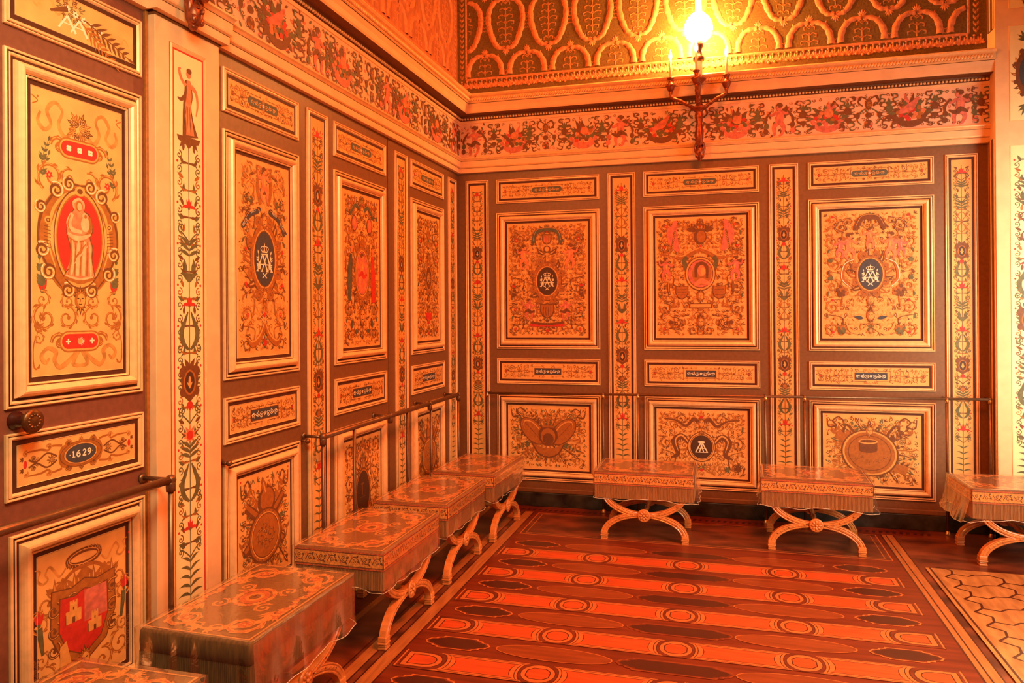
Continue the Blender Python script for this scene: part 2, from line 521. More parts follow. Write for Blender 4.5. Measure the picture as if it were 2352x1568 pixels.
        s.ell(x + .09 * H, y + .68 * H, .065 * H, .095 * H, lt, 14); s.ell(x + .085 * H, y + .785 * H, .040 * H, .043 * H, lt, 12); s.ell(x + .095 * H, y + .78 * H, .022 * H, .026 * H, dk, 10)
        A([(.15, .78), (.175, .66), (.13, .56), (.03, .53)], [.03, .05, .045, .02], dk)
        A([(-.17, .55), (-.05, .50), (.08, .52), (.17, .56)], [.03, .06, .05, .02], lt)
        A([(-.16, .50), (-.04, .45), (.10, .48)], [.015, .022, .012], dk)
        for (q0, q1, q2, cc, ww) in ((-.13, -.12, -.16, dk, .02), (-.10, -.08, -.12, lt, .035), (-.05, -.06, -.07, dk, .018), (-.01, -.02, -.03, lt, .045), (.04, .02, .01, dk, .022), (.08, .07, .06, lt, .04), (.12, .12, .11, dk, .022), (.155, .165, .17, lt, .03)):
            A([(q0, .47), (q1, .28), (q2, .03)], [ww * .4, ww, ww * 1.2, ww * .8], cc)
        A([(.10, .44), (.0, .32), (-.08, .22)], [.01, .03, .01], dk); A([(.13, .42), (.02, .29), (-.07, .18)], [.01, .02, .01], lt)
        A([(-.22, .015), (.0, -.03), (.22, .01)], [.05, .07, .05], dk); A([(-.2, .03), (.0, -.01), (.2, .025)], [.02, .03, .02], lt)
    def mask(s, x, y, r, col='ochre', hl='ochre_light'):
        m = s.mir; s.mir = False
        s.fan(x, y + r * .3, pi / 2, 2.6, 7, r * 1.5, r * .45, 'umber', hl)
        s.fan(x, y - r * .4, -pi / 2, 2.0, 5, r * 1.4, r * .4, 'umber', hl)
        s.ell(x, y, r * .8, r, col, 16); s.ell(x + r * .1, y, r * .55, r * .8, hl, 14)
        for g in (-1, 1):
            s.ell(x + g * r * .3, y + r * .2, r * .16, r * .09, 'dark_umber', 8)
        s.rib([(x, y + r * .2), (x, y - r * .2)], r * .12, col)
        s.rib([(x - r * .25, y - r * .45), (x, y - r * .5), (x + r * .25, y - r * .45)], r * .12, 'dark_umber')
        s.mir = m
    def grapes(s, x, y, r, col='umber', n=9, hl='ochre_light'):
        for k in range(n):
            a = k * 2.4; q = r * sqrt(k / n)
            s.ell(x + q * cos(a), y + q * sin(a), r * .34, r * .34, col if k % 3 else hl, 9)
    def banner(s, pts, wd, col='paint_blue', edge='ochre_light'):
        c = crv(pts, 8)
        s.rib(c, wd * 1.2, 'umber'); s.rib(c, wd, col)
        for e in (0, -1):
            s.spiral(c[e][0], c[e][1], wd * .8, 0, 1.0, 1, col, wd * .4, None, False, 14)
        s.rib([(x, y + wd * .5) for x, y in c], wd * .08, edge)
    def shield(s, x, y, W, H, col):
        s.poly([(x - W / 2, y + H / 2), (x - W * .2, y + H * .46), (x, y + H * .52), (x + W * .2, y + H * .46), (x + W / 2, y + H / 2), (x + W * .52, y), (x + W * .36, y - H * .32), (x, y - H / 2), (x - W * .36, y - H * .32), (x - W * .52, y)], col)
    def text(s, txt, x, y, h, col, a=0.0, sp=0.78, arc=0.0):
        G = {'A': [[(0, 0), (.3, 1), (.6, 0)], [(.12, .35), (.48, .35)]], 'D': [[(0, 0), (0, 1), (.35, .95), (.55, .6), (.5, .2), (.3, 0), (0, 0)]],
             'E': [[(.5, 1), (0, 1), (0, 0), (.5, 0)], [(0, .5), (.4, .5)]], 'I': [[(.15, 0), (.15, 1)]], 'L': [[(0, 1), (0, 0), (.5, 0)]],
             'P': [[(0, 0), (0, 1), (.45, .95), (.5, .65), (.4, .48), (0, .45)]], 'S': [[(.5, .85), (.25, 1), (.02, .78), (.28, .5), (.5, .25), (.25, 0), (0, .15)]],
             'T': [[(0, 1), (.6, 1)], [(.3, 1), (.3, 0)]], 'U': [[(0, 1), (.02, .2), (.28, 0), (.5, .2), (.52, 1)]]}
        px = 0
        for ch in txt:
            if ch in G:
                for st in G[ch]:
                    s.rib([(x + (px + u * h) * cos(a) - v * h * sin(a), y + (px + u * h) * sin(a) + v * h * cos(a)) for u, v in st], h * .14, col)
            px += h * (sp if ch != 'I' else .45)
    def emit(s, mb, T, base=0.0):
        """T maps (x, y, height) to a point"""
        for k, (faces, col) in enumerate(s.q):
            z = base + (k + 1) * s.step
            i = len(mb.v)
            for f in faces:
                j = len(mb.v)
                mb.v += [T(px, py, z) for px, py in f]
                mb.f.append(tuple(range(j, j + len(f))))
                mb.m.append(col); mb.sm.append(False)

def carpet(P, w, h, seed, cell=.036, cols=('ochre', 'ochre', 'umber'), margin=.012, hole=(0, 0), big=1.0):
    """dense small curls, leaves and berries, mirrored about the middle"""
    rnd = random.Random(seed)
    m0 = P.mir
    P.mir = True
    ny = int((h - 2 * margin) / cell); nx = int((w / 2 - margin) / cell)
    if nx < 1 or ny < 1: P.mir = m0; return
    cx, cy = (w / 2 - margin) / nx, (h - 2 * margin) / ny
    for j in range(ny):
        for i in range(nx):
            x = (i + .5 + rnd.uniform(-.22, .22)) * cx; y = -h / 2 + margin + (j + .5 + rnd.uniform(-.22, .22)) * cy
            if abs(x) < hole[0] and abs(y) < hole[1]: continue
            k = rnd.random(); c = rnd.choice(cols); r = cell * .46 * big
            if k < .46:
                P.spiral(x, y, r, rnd.uniform(0, 6.28), rnd.uniform(.8, 1.2), rnd.choice((-1, 1)), c, r * .26, None, True, 11)
                a = rnd.uniform(0, 6.28); P.leaf(x + r * .8 * cos(a), y + r * .8 * sin(a), a + 1, r * 1.0, r * .42, c)
            elif k < .80:
                a = rnd.uniform(.4, 2.8)
                for da in (-.8, 0, .8): P.leaf(x - r * .5 * cos(a), y - r * .5 * sin(a), a + da, r * 1.5, r * .42, c)
            elif k < .9:
                P.ell(x, y, r * .34, r * .34, c, 8); P.leaf(x, y, rnd.uniform(0, 6), r * 1.2, r * .4, c)
            else:
                P.rib(crv([(x - r, y - r * .6), (x - r * .2, y + r * .6), (x + r * .3, y - r * .5), (x + r, y + r * .5)], 4), [r * .12, r * .3, r * .12], c)
    P.mir = m0

# ------------------------------------------------------------------ panel compositions (centre at 0,0)
def grotesque(P, w, h, seed, cx0=0.0, cy0=0.0, hole=(0, 0), dens=1.0, reds=0.3, dark=False):
    """mirrored scrollwork filling a w x h field; hole = half sizes of the middle kept free"""
    rnd = random.Random(seed)
    carpet(P, w, h, seed + 300, .050, ('ribbon_tan', 'ribbon_tan', 'ochre_light', 'ochre') if dark else ('ribbon_tan', 'ochre_light', 'ochre_light'), .044, (0, 0), 1.6)
    carpet(P, w, h, seed + 100, .035, ('ochre', 'ochre', 'umber') if dark else ('ochre', 'ochre_light', 'ochre_light', 'umber'), .016, (hole[0] * .6, hole[1] * .6))
    P.mir = True
    r = min(w * .12, .056)
    ny = max(2, int(h / (r * 2.5)))
    c1 = 'umber' if dark else 'ochre'
    for i in range(ny):
        y = -h / 2 + r * 1.25 + (h - 2.5 * r) * i / (ny - 1)
        d = 1 if (i + seed) % 2 else -1
        x = w * .5 - r * 1.35
        P.scroll(x, y, r * rnd.uniform(.8, 1.0), rnd.choice((pi / 2, -pi / 2)) + rnd.uniform(-.4, .4), d, rnd.choice((c1, 'ochre', 'umber')), 'ochre_light', leaves=4, flower=('paint_red' if rnd.random() < reds else None))
        if i < ny - 1:
            y2 = y + (h - 2.5 * r) / (ny - 1)
            P.rib(crv([(x - r, y), (x - r * 1.2, (y + y2) / 2), (x + d * r * .6, y2 - r)], 6), [r * .16, r * .1, r * .06], rnd.choice(('ochre', 'umber')))
            P.leaf(x + r * .6, (y + y2) / 2, pi / 2 + rnd.uniform(-.7, .2), r * .8, r * .28, rnd.choice(('leaf_green', 'umber', 'ochre')), None, .5)
            P.ell(w * .5 - r * .3, (y + y2) / 2, r * .07, r * .07, rnd.choice(('paint_red', 'umber')), 7)
        xi = w * .5 - r * 3.4
        while xi > r * .7:
            if not (abs(y) < hole[1] + r and xi < hole[0] + r * .6):
                P.scroll(xi, y + rnd.uniform(-.3, .3) * r, r * rnd.uniform(.6, .85), rnd.uniform(0, 6.28), -d, rnd.choice(('ochre', 'umber', 'ochre')), 'ochre_light', leaves=3)
            elif abs(y) < hole[1] and xi > hole[0] * .95:
                P.leaf(xi, y, rnd.uniform(1, 2.2), r * 1.1, r * .4, rnd.choice(('leaf_green', 'ochre', 'umber')), 'ochre_light')
            xi -= r * 1.8
    P.mir = False
    y = -h / 2 + r
    while y < h / 2 - r:
        if abs(y) > hole[1] + r * .3:
            P.fan(0, y, pi / 2, 1.9, 5, r * 1.1, r * .3, rnd.choice(('ochre', 'umber', 'leaf_green')), 'ochre_light')
            P.ell(0, y, r * .22, r * .22, rnd.choice(('paint_red', 'ochre', 'umber')), 9)
        y += r * 1.5

def painting_door(P, w, h):
    P.mir = True
    P.rib(crv([(.035, h * .375), (.06, h * .35), (.085, h * .39), (.07, h * .44), (.10, h * .465), (.13, h * .43), (.115, h * .385), (.14, h * .36), (.165, h * .385), (.155, h * .42)], 6), [.014, .016, .010, .016, .012, .016, .008], 'ribbon_tan')
    P.rib(crv([(.19, h * .47), (.165, h * .455), (.185, h * .44)], 5), .004, 'ochre')
    for yy in (.24, .19): P.sprig(w * .40, h * yy, pi / 2 + .1, .085, 4, 'leaf_green', .010, .2)
    P.scroll(.115, h * .20, .055, -1.0, 1, 'ochre', 'ochre_light', flower='paint_red')
    P.scroll(.045, h * .205, .035, 2.0, -1, 'ochre', 'ochre_light')
    P.tulip(w * .40, h * -.205, pi / 2, .055, 'paint_red')
    P.sprig(w * .40, h * -.20, pi / 2 - .1, .10, 5, 'leaf_green', .014)
    for (x, y, r, d) in ((.055, -.30, .045, 1), (.14, -.30, .05, -1), (.15, -.235, .03, 1), (.05, -.24, .03, -1), (.165, -.37, .022, 1)):
        P.scroll(x, h * y, r, 1.4, d, 'ochre', 'ochre_light')
    P.sprig(w * .46, h * -.36, pi / 2 + .3, .09, 5, 'ochre', .008)
    P.rib(crv([(.015, h * -.42), (.05, h * -.455), (.085, h * -.475), (.105, h * -.45), (.10, h * -.42), (.13, h * -.405), (.155, h * -.43), (.14, h * -.455), (.125, h * -.44)], 6), [.010, .018, .014, .018, .012, .016, .006], 'ribbon_tan')
    P.rib(crv([(.005, h * -.42), (.03, h * -.465), (.0, h * -.475)], 6), [.010, .016, .010], 'ribbon_tan')
    P.rib(crv([(.16, h * -.46), (.175, h * -.475), (.185, h * -.455), (.185, h * -.40), (.175, h * -.36)], 6), [.005, .006, .003], 'ochre')
    for yy in (.47, -.47): P.ell(w * .44, h * yy, .004, .004, 'ochre', 8)
    P.mir = False
    for k in range(15):
        a = k * 2.4; q = .032 * sqrt(k / 15)
        P.fan(q * cos(a), h * .395 + q * sin(a) * 1.1, a, 1.6, 3, .032, .011, 'umber' if k % 2 else 'ochre', 'ochre_light')
    for yy in (.315, -.385):
        P.mir = True
        P.scroll(.085, h * yy, .032, 0, 1, 'ochre', 'ochre_light', w=.012)
        P.mir = False
        for rr, cc in ((.037, 'ochre'), (.032, 'ochre_light'), (.026, 'paint_red')):
            P.rect(-.05, .05, h * yy - rr, h * yy + rr, cc)
            P.ell(-.05, h * yy, rr, rr, cc); P.ell(.05, h * yy, rr, rr, cc)
    for x in (-.045, 0, .045):
        for a in (0, 1, 2, 3):
            P.ell(x + .006 * cos(a * pi / 2 + .78), h * .315 + .006 * sin(a * pi / 2 + .78), .006, .006, 'paint_white', 8)
        P.ell(x, h * .315, .002, .002, 'ochre', 6)
    for x in (-.05, .05):
        P.rect(x - .010, x + .010, h * -.385 - .003, h * -.385 + .003, 'paint_white'); P.rect(x - .003, x + .003, h * -.385 - .010, h * -.385 + .010, 'paint_white')
    P.fan(0, h * -.385, 0, 6.0, 16, .020, .003, 'paint_white'); P.ell(0, h * -.385, .009, .009, 'ochre_light', 12)
    # great cartouche
    P.mir = True
    P.rib(crv([(.0, h * .165), (.06, h * .17), (.10, h * .12), (.135, h * .06), (.145, h * -.02), (.12, h * -.10), (.07, h * -.17), (.0, h * -.20)], 7), [.05, .04, .05, .055, .045, .05, .05, .05], 'ochre')
    P.rib(crv([(.0, h * .185), (.07, h * .185), (.115, h * .13), (.155, h * .06), (.165, h * -.03), (.13, h * -.12), (.075, h * -.19)], 7), [.006, .008, .010, .008, .004], 'umber')
    P.rib(crv([(.0, h * .155), (.05, h * .15), (.10, h * .10), (.12, h * .04), (.125, h * -.04), (.10, h * -.12)], 7), [.006, .010, .012, .008, .004], 'ochre_light')
    for (x, y, r, d) in ((.095, .155, .030, 1), (.155, .09, .024, -1), (.15, -.06, .028, 1), (.125, -.135, .030, -1), (.045, .185, .026, -1), (.05, -.20, .028, 1)):
        P.ell(x, h * y, r * .9, r * .9, 'umber', 14); P.spiral(x, h * y, r, 1.0, 1.3, d, 'ochre_light', r * .34, 'paint_white')
    P.ell(.128, h * .045, .014, .014, 'ochre_light', 12); P.ell(.128, h * .045, .008, .008, 'umber', 10); P.ell(.128, h * .045, .004, .004, 'ochre_light', 8)
    for k in range(7): P.rib([(.118, h * (.02 - .012 * k)), (.145, h * (.024 - .012 * k))], [.002, .003], 'umber')
    P.mir = False
    for rx, c in ((.108, 'umber'), (.104, 'ochre_light'), (.097, 'ochre'), (.093, 'paint_red')):
        P.ell(0, h * -.01, rx, rx * 1.66, c, 40)
    P.statue(-.004, h * -.01 - .140, .285)
    P.ell(0, h * .165, .022, .018, 'ochre_light', 12); P.ell(0, h * .165, .012, .010, 'umber', 12)
    P.mask(0, h * -.235, .030)

def painting_e(P, w, h):
    grotesque(P, w, h, 3, hole=(.13, .25 * h))
    P.mir = True
    P.rib(crv([(.09, h * .44), (.12, h * .47), (.15, h * .43), (.12, h * .40), (.155, h * .37), (.13, h * .34), (.16, h * .31)], 6), [.010, .006, .010, .004], 'ochre_light')
    P.rib(crv([(.03, h * .28), (.055, h * .36), (.05, h * .44), (.085, h * .43)], 6), [.02, .022, .014, .008], 'ochre')
    P.leaf(.085, h * .43, -.3, .03, .014, 'umber')
    P.grapes(.115, h * .30, .022, 'leaf_green')
    P.mir = False
    P.putto(0, h * .295, .17, 1, 'flesh', 'ochre_light')
    P.leaf(-.02, h * .455, 2.2, .03, .01, 'flesh'); P.leaf(.02, h * .455, .9, .03, .01, 'flesh')
    P.cart(0, 0, .082, .135, 'paint_blue', out=1.42)
    P.mono(0, -.020, .135, 'paint_white')
    P.mask(0, h * .195, .030); P.mask(0, h * -.19, .028)
    P.banner([(-.17, h * .155), (-.12, h * .215), (-.05, h * .245)], .024)
    P.banner([(.05, h * .245), (.12, h * .215), (.17, h * .145)], .024)
    P.text('IDISTE', -.168, h * .150, .013, 'paint_white', .75); P.text('SPES', -.108, h * .222, .014, 'paint_white', .45)
    P.text('AUDIT', .062, h * .242, .013, 'paint_white', -.4); P.text('ALTA', .130, h * .200, .013, 'paint_white', -1.0)
    P.mir = True
    P.tulip(.15, h * -.145, pi / 2, .03, 'paint_red'); P.tulip(.15, h * .03, pi / 2, .028, 'paint_red')
    P.rib(crv([(.0, h * -.33), (.04, h * -.40), (.10, h * -.44), (.14, h * -.40)], 6), [.022, .034, .03, .008], 'ochre')
    P.rib(crv([(.0, h * -.32), (.04, h * -.39), (.10, h * -.425), (.135, h * -.40)], 6), [.006, .010, .008, .003], 'ochre_light')
    P.mir = False
    P.fan(0, h * -.25, pi / 2, 2.8, 9, .035, .010, 'ochre', 'ochre_light')
    P.tulip(0, h * -.455, pi / 2, .05, 'paint_red')

def painting_f(P, w, h):
    grotesque(P, w, h, 5, hole=(.11, .3 * h), dark=True)
    P.mir = True
    P.banner([(.03, h * .40), (.09, h * .42), (.15, h * .36)], .022, 'teal')
    P.ell(.10, h * .30, .036, .052, 'umber', 20); P.ell(.10, h * .30, .029, .044, 'pink', 20); P.ell(.10, h * .31, .014, .02, 'flesh', 12)
    P.leaf(.14, h * -.38, pi / 2 + .3, .07, .035, 'teal'); P.leaf(.10, h * -.40, pi, .05, .03, 'teal')
    P.mir = False
    P.mask(0, h * .385, .034); P.crown(0, h * .17, .12, 'ochre')
    P.cart(0, h * -.02, .075, .135, 'pink', out=1.35, k=10)
    P.putto(0, h * -.12, .22, 1, 'flesh', 'ochre_light', 'paint_red')
    P.rib(crv([(-.165, h * -.2), (-.16, h * -.08), (-.155, h * .02), (-.14, h * .10)], 6), [.03, .055, .05, .02], 'teal')
    P.ell(-.135, h * .13, .018, .022, 'flesh', 12)
    P.rib(crv([(.155, h * -.21), (.15, h * -.1), (.145, h * .0), (.14, h * .10)], 6), [.05, .07, .055, .02], 'paint_red')
    P.ell(.14, h * .13, .018, .022, 'flesh', 12)
    P.mask(0, h * -.30, .045)

def painting_g(P, w, h):
    grotesque(P, w, h, 8, hole=(.07, .12 * h), dark=True)
    P.cart(0, h * .0, .05, .085, 'umber', out=1.4)
    P.mono(0, -.005, .07, 'ochre_light')
    P.mir = False
    P.tulip(0, h * .30, pi / 2, .10, 'ochre'); P.crown(0, h * .14, .08, 'ochre')
    P.poly([(-.06, h * -.28), (.06, h * -.28), (.05, h * -.33), (.02, h * -.345), (0, h * -.33), (-.02, h * -.345), (-.05, h * -.33)], 'paint_red')

def painting_p1(P, w, h):
    grotesque(P, w, h, 11, hole=(.15, .24 * h), dark=True)
    P.mir = True
    P.scroll(.26, h * .35, .06, 2.0, -1, 'umber', 'ochre_light', flower='paint_red')
    P.putto(.20, h * .10, .20, -1, 'flesh', 'ochre_light', None, 'umber')
    P.putto(.16, h * -.34, .17, -1, 'pink', 'ochre_light', 'umber')
    P.tulip(.29, h * -.07, pi / 2, .05, 'paint_red')
    P.sprig(.29, h * -.15, pi / 2, .10, 4, 'umber', .012)
    P.leaf(.02, h * .225, .3, .09, .035, 'umber', 'ochre_light', .4)
    P.scroll(.20, h * -.36, .04, 0, 1, 'umber', 'ochre_light')
    P.mir = False
    P.cart(0, -.01, .085, .115, 'dark_umber', out=1.5)
    P.mono(0, -.016, .122, 'paint_white')
    P.banner([(-.12, h * .33), (-.09, h * .42), (0, h * .44), (.09, h * .42), (.12, h * .33)], .028, 'teal')
    P.shield(0, h * .355, .08, .09, 'umber'); P.shield(0, h * .355, .068, .078, 'ochre')
    for k in range(4): P.rib([(-.022 + .015 * k, h * .33), (-.022 + .015 * k, h * .38)], .005, 'pink')
    P.ell(0, h * .27, .03, .03, 'umber', 14); P.ell(0, h * .27, .02, .02, 'ochre_light', 12)
    P.shield(0, h * -.27, .12, .13, 'umber'); P.shield(0, h * -.27, .10, .11, 'ochre')
    for k in range(4): P.rib(crv([(-.03 + .02 * k, h * -.31), (-.035 + .022 * k, h * -.27), (-.03 + .02 * k, h * -.23)], 4), .007, 'umber')
    P.rect(-.13, .13, h * -.405, h * -.375, 'paint_red'); P.ell(-.13, h * -.39, .02, .015, 'paint_red'); P.ell(.13, h * -.39, .02, .015, 'paint_red')
    P.rib(crv([(-.14, h * -.37), (0, h * -.385), (.14, h * -.37)], 6), .02, 'umber')

def painting_p2(P, w, h):
    grotesque(P, w, h, 14, hole=(.17, .22 * h), dark=True)
    P.mir = True
    # eagles
    P.rib(crv([(.17, h * .22), (.21, h * .30), (.22, h * .38), (.20, h * .44)], 6), [.03, .08, .085, .03], 'pink')
    for k in range(7): P.leaf(.19 + .004 * k, h * (.40 - .025 * k), -1.1, .05, .014, 'umber', 'ochre_light')
    P.ell(.195, h * .455, .022, .018, 'pink', 12); P.leaf(.18, h * .455, pi + .4, .022, .01, 'umber')
    P.fan(.07, h * .38, pi / 2 + .2, 2.6, 7, .055, .016, 'umber')
    P.rib(crv([(.0, h * .23), (.07, h * .20), (.14, h * .16), (.19, h * .17)], 6), [.02, .034, .03, .012], 'ochre')
    P.rib(crv([(.0, h * .245), (.07, h * .218), (.14, h * .178), (.19, h * .185)], 6), [.008, .010, .006], 'ochre_light')
    P.rib(crv([(.09, h * .02), (.125, h * .13), (.10, h * .17)], 6), [.03, .035, .03], 'leaf_green')
    P.putto(.27, h * -.02, .18, -1, 'pink', 'ochre_light', None, 'umber')
    P.leaf(.25, h * -.02, -pi / 2, .14, .022, 'umber', 'ochre_light')
    P.shield(.145, h * -.125, .10, .11, 'umber'); P.shield(.145, h * -.125, .088, .098, 'ochre'); 
    for k in range(3): P.rib([(.11, h * (-.10 - .022 * k)), (.18, h * (-.10 - .022 * k))], .004, 'umber')
    P.scroll(.20, h * -.385, .06, 1.2, 1, 'umber', 'ochre_light', flower='umber')
    P.leaf(.255, h * -.37, pi, .05, .03, 'umber')
    P.mir = False
    P.ell(0, h * .335, .05, .06, 'umber', 16); P.ell(.008, h * .335, .035, .048, 'ochre', 14); P.crown(0, h * .385, .10, 'umber')
    for rx, c in ((.118, 'umber'), (.112, 'ochre_light'), (.100, 'umber'), (.094, 'pink')):
        P.ell(0, h * .03, rx, rx * 1.15, c, 36)
    P.ell(.01, h * .03, .075, .09, 'ochre', 26)
    P.ell(.012, h * .055, .034, .046, 'flesh', 18); P.ell(.02, h * .05, .018, .03, 'ochre_light', 12)
    P.rib(crv([(-.035, h * .0), (-.03, h * .09), (.015, h * .115), (.05, h * .08), (.05, h * -.01)], 6), [.020, .030, .026, .018], 'umber')
    P.rib(crv([(-.05, h * -.065), (.01, h * -.03), (.075, h * -.06)], 6), [.02, .045, .02], 'flesh')
    P.mask(0, h * -.155, .034)
    P.rect(-.09, .09, h * -.255, h * -.215, 'umber'); P.rect(-.08, .08, h * -.249, h * -.221, 'ochre_light')
    P.scroll(-.11, h * -.235, .03, 0, 1, 'umber'); P.scroll(.11, h * -.235, .03, pi, -1, 'umber')
    P.mask(0, h * -.37, .034)

def painting_p3(P, w, h):
    grotesque(P, w, h, 17, hole=(.15, .22 * h), reds=.15)
    P.mir = True
    P.scroll(.20, h * .37, .055, 2.0, -1, 'umber', 'ochre_light', flower='umber')
    P.ell(.265, h * .455, .012, .009, 'paint_red', 10); P.ell(.265, h * -.455, .012, .009, 'paint_red', 10); P.ell(.265, h * -.20, .010, .010, 'paint_red', 10)
    P.putto(.145, h * .115, .20, -1, 'flesh', 'ochre_light', None, 'ochre')
    P.putto(.21, h * .135, .15, 1, 'pink', 'ochre_light')
    for yy in (.11, -.03): P.fan(.28, h * yy, pi / 2, 5, 8, .03, .012, 'leaf_green')
    P.rib(crv([(.10, h * .12), (.17, h * .08), (.19, h * -.03), (.13, h * -.10)], 6), [.012, .016, .022, .012], 'ochre')
    P.rib(crv([(.11, h * .12), (.18, h * .08), (.20, h * -.03), (.14, h * -.10)], 6), [.004, .006, .004], 'paint_white')
    P.grapes(.20, h * -.13, .040, 'umber', 13, 'ochre'); P.grapes(.20, h * -.43, .034, 'leaf_green', 11, 'ochre')
    P.grapes(.13, h * .05, .024, 'umber', 8)
    P.leaf(.05, h * -.345, .2, .07, .028, 'paint_blue')
    P.rib(crv([(.02, h * -.41), (.08, h * -.455), (.14, h * -.44), (.17, h * -.37)], 6), [.016, .022, .02, .008], 'ochre_light')
    P.mir = False
    P.cart(0, 0, .082, .115, 'paint_blue', out=1.32)
    P.mono(0, -.016, .122, 'paint_white')
    P.putto(0, h * .20, .16, 1, 'flesh', 'ochre_light')
    P.banner([(-.10, h * .36), (-.06, h * .435), (0, h * .45), (.06, h * .435), (.10, h * .36)], .032, 'umber')
    P.scroll(-.02, h * .375, .028, 0, 1, 'ochre_light')
    P.mask(0, h * -.20, .034); P.mask(0, h * -.325, .034); P.mask(0, h * -.44, .018)

def trophy(P, w, h, seed, kind):
    rnd = random.Random(seed)
    R = min(w, h) * .5
    carpet(P, w * .9, h * .9, seed + 400, .055, ('ribbon_tan', 'ribbon_tan', 'ochre_light', 'ochre'), .02, (0, 0), 1.7)
    carpet(P, w, h, seed + 200, .038, ('ochre', 'umber', 'leaf_green'), .02)
    P.mir = False
    for k in range(46):
        a = 2 * pi * k / 46 + rnd.uniform(-.05, .05)
        ex = min(abs(w * .47 / (cos(a) + 1e-6)), abs(h * .47 / (sin(a) + 1e-6)))
        L = ex * rnd.uniform(.72, .98); c = rnd.choice(('ochre', 'umber', 'leaf_green', 'ochre', 'umber'))
        r0 = R * .25
        if k % 3 == 0:
            P.rib([(r0 * cos(a), r0 * sin(a)), (L * cos(a), L * sin(a))], [.012, .006], c)
            P.leaf(L * .82 * cos(a), L * .82 * sin(a), a, ex * .2, .022, c, 'ochre_light')
        elif k % 3 == 1:
            P.sprig(L * .45 * cos(a), L * .45 * sin(a), a, L * .42, 4, c, .016)
        else:
            P.scroll(L * .8 * cos(a), L * .8 * sin(a), .026, a, rnd.choice((-1, 1)), c, 'ochre_light', leaves=3)
    P.mir = True
    P.rib(crv([(w * .28, h * .40), (w * .34, h * .46), (w * .40, h * .40), (w * .36, h * .34), (w * .44, h * .32), (w * .46, h * .44)], 6), [.012, .006, .012, .005], 'umber')
    P.ell(w * .46, h * .47, .005, .005, 'paint_red', 7); P.tulip(w * .43, h * -.42, pi / 2, .03, 'umber')
    P.mir = False
    if kind == 'round':
        for a in (.7, 2.45, 3.7, 5.6):
            P.rib([(0, 0), (R * .95 * cos(a), R * .9 * sin(a))], [.06, .045], 'umber'); P.rib([(0, .004), (R * .93 * cos(a), R * .88 * sin(a) + .006)], [.03, .02], 'ochre')
        P.ell(w * .02, h * .22, w * .17, h * .14, 'umber', 20); P.ell(w * .03, h * .23, w * .13, h * .11, 'ochre', 20); P.leaf(0, h * .3, 1.9, h * .16, w * .1, 'ochre', 'ochre_light')
        q = .30 * w if w < h else .27 * h * 1.1
        for f, c in ((1.08, 'umber'), (1.0, 'ochre'), (.90, 'ochre_light'), (.86, 'umber'), (.82, 'ochre')):
            P.ell(0, -h * .10, q * f, q * f, c, 34)
        for k in range(24):
            a = 2 * pi * k / 24; P.ell(q * .95 * cos(a), -h * .10 + q * .95 * sin(a), q * .03, q * .03, 'umber', 6)
        P.scroll(-q * .3, -h * .10, q * .34, 0, 1, 'umber', 'ochre_light'); P.scroll(q * .3, -h * .10, q * .34, pi, 1, 'umber', 'ochre_light')
        P.scroll(0, -h * .10 + q * .35, q * .26, 0, -1, 'umber', 'ochre_light'); P.scroll(0, -h * .10 - q * .4, q * .26, pi, -1, 'umber', 'ochre_light')
    elif kind == 'twin':
        for sg in (-1, 1):
            a = pi / 2 - sg * .75
            cx, cy = sg * w * .19, h * .10
            P.ell(cx, cy, h * .26, w * .115, 'umber', 26, a); P.ell(cx, cy, h * .245, w * .105, 'ochre', 26, a); P.ell(cx, cy + .006, h * .20, w * .075, 'ochre_light', 26, a); P.ell(cx, cy, h * .19, w * .07, 'ochre', 26, a)
            for k in range(5): P.rib([(cx - h * .15 * cos(a) + .012 * k * sg, cy - h * .15 * sin(a) + .012 * k), (cx + h * .08 * cos(a) + .012 * k * sg, cy + h * .08 * sin(a) + .012 * k)], .003, 'umber')
        P.ell(0, h * .04, w * .12, h * .17, 'umber', 22); P.ell(0, h * .02, w * .09, h * .13, 'ochre', 20); P.ell(0, -h * .02, w * .07, h * .09, 'umber', 18)
        P.crown(0, h * .16, w * .2, 'ochre')
        P.poly([(-w * .2, -h * .08), (-w * .13, -h * .24), (0, -h * .30), (w * .13, -h * .24), (w * .2, -h * .08), (w * .08, -h * .16), (-w * .08, -h * .16)], 'ochre')
        P.rib(crv([(-w * .2, -h * .09), (-w * .12, -h * .25), (0, -h * .31), (w * .12, -h * .25), (w * .2, -h * .09)], 6), .012, 'umber')
    else:
        for sg in (-1, 1):
            P.rib([(sg * w * .05, -h * .1), (-sg * w * .36, h * .22 if sg > 0 else -h * .28)], [.03, .07], 'ochre')
            P.rib(crv([(sg * w * .1, h * .1), (sg * w * .25, h * .35), (sg * w * .3, h * .18)], 5), [.02, .012], 'umber')
        q = h * .31
        for f, c in ((1.06, 'umber'), (1.0, 'ochre_light'), (.93, 'ochre'), (.80, 'umber'), (.77, 'ochre')):
            P.ell(-w * .02, -h * .04, q * 1.15 * f, q * f, c, 36, -.25)
        P.rect(-w * .13, w * .06, h * .0, h * .12, 'umber'); P.ell(-w * .035, h * .0, w * .095, h * .04, 'umber'); P.ell(-w * .035, h * .12, w * .10, h * .035, 'ochre_light'); P.ell(-w * .035, h * .125, w * .085, h * .022, 'umber')
        P.mask(-w * .02, h * .27, .032)
        for k in range(5): P.scroll(-w * .17 + k * w * .075, -h * .14 + .02 * sin(k * 2), .022, k, 1, 'umber', 'ochre_light', leaves=2)

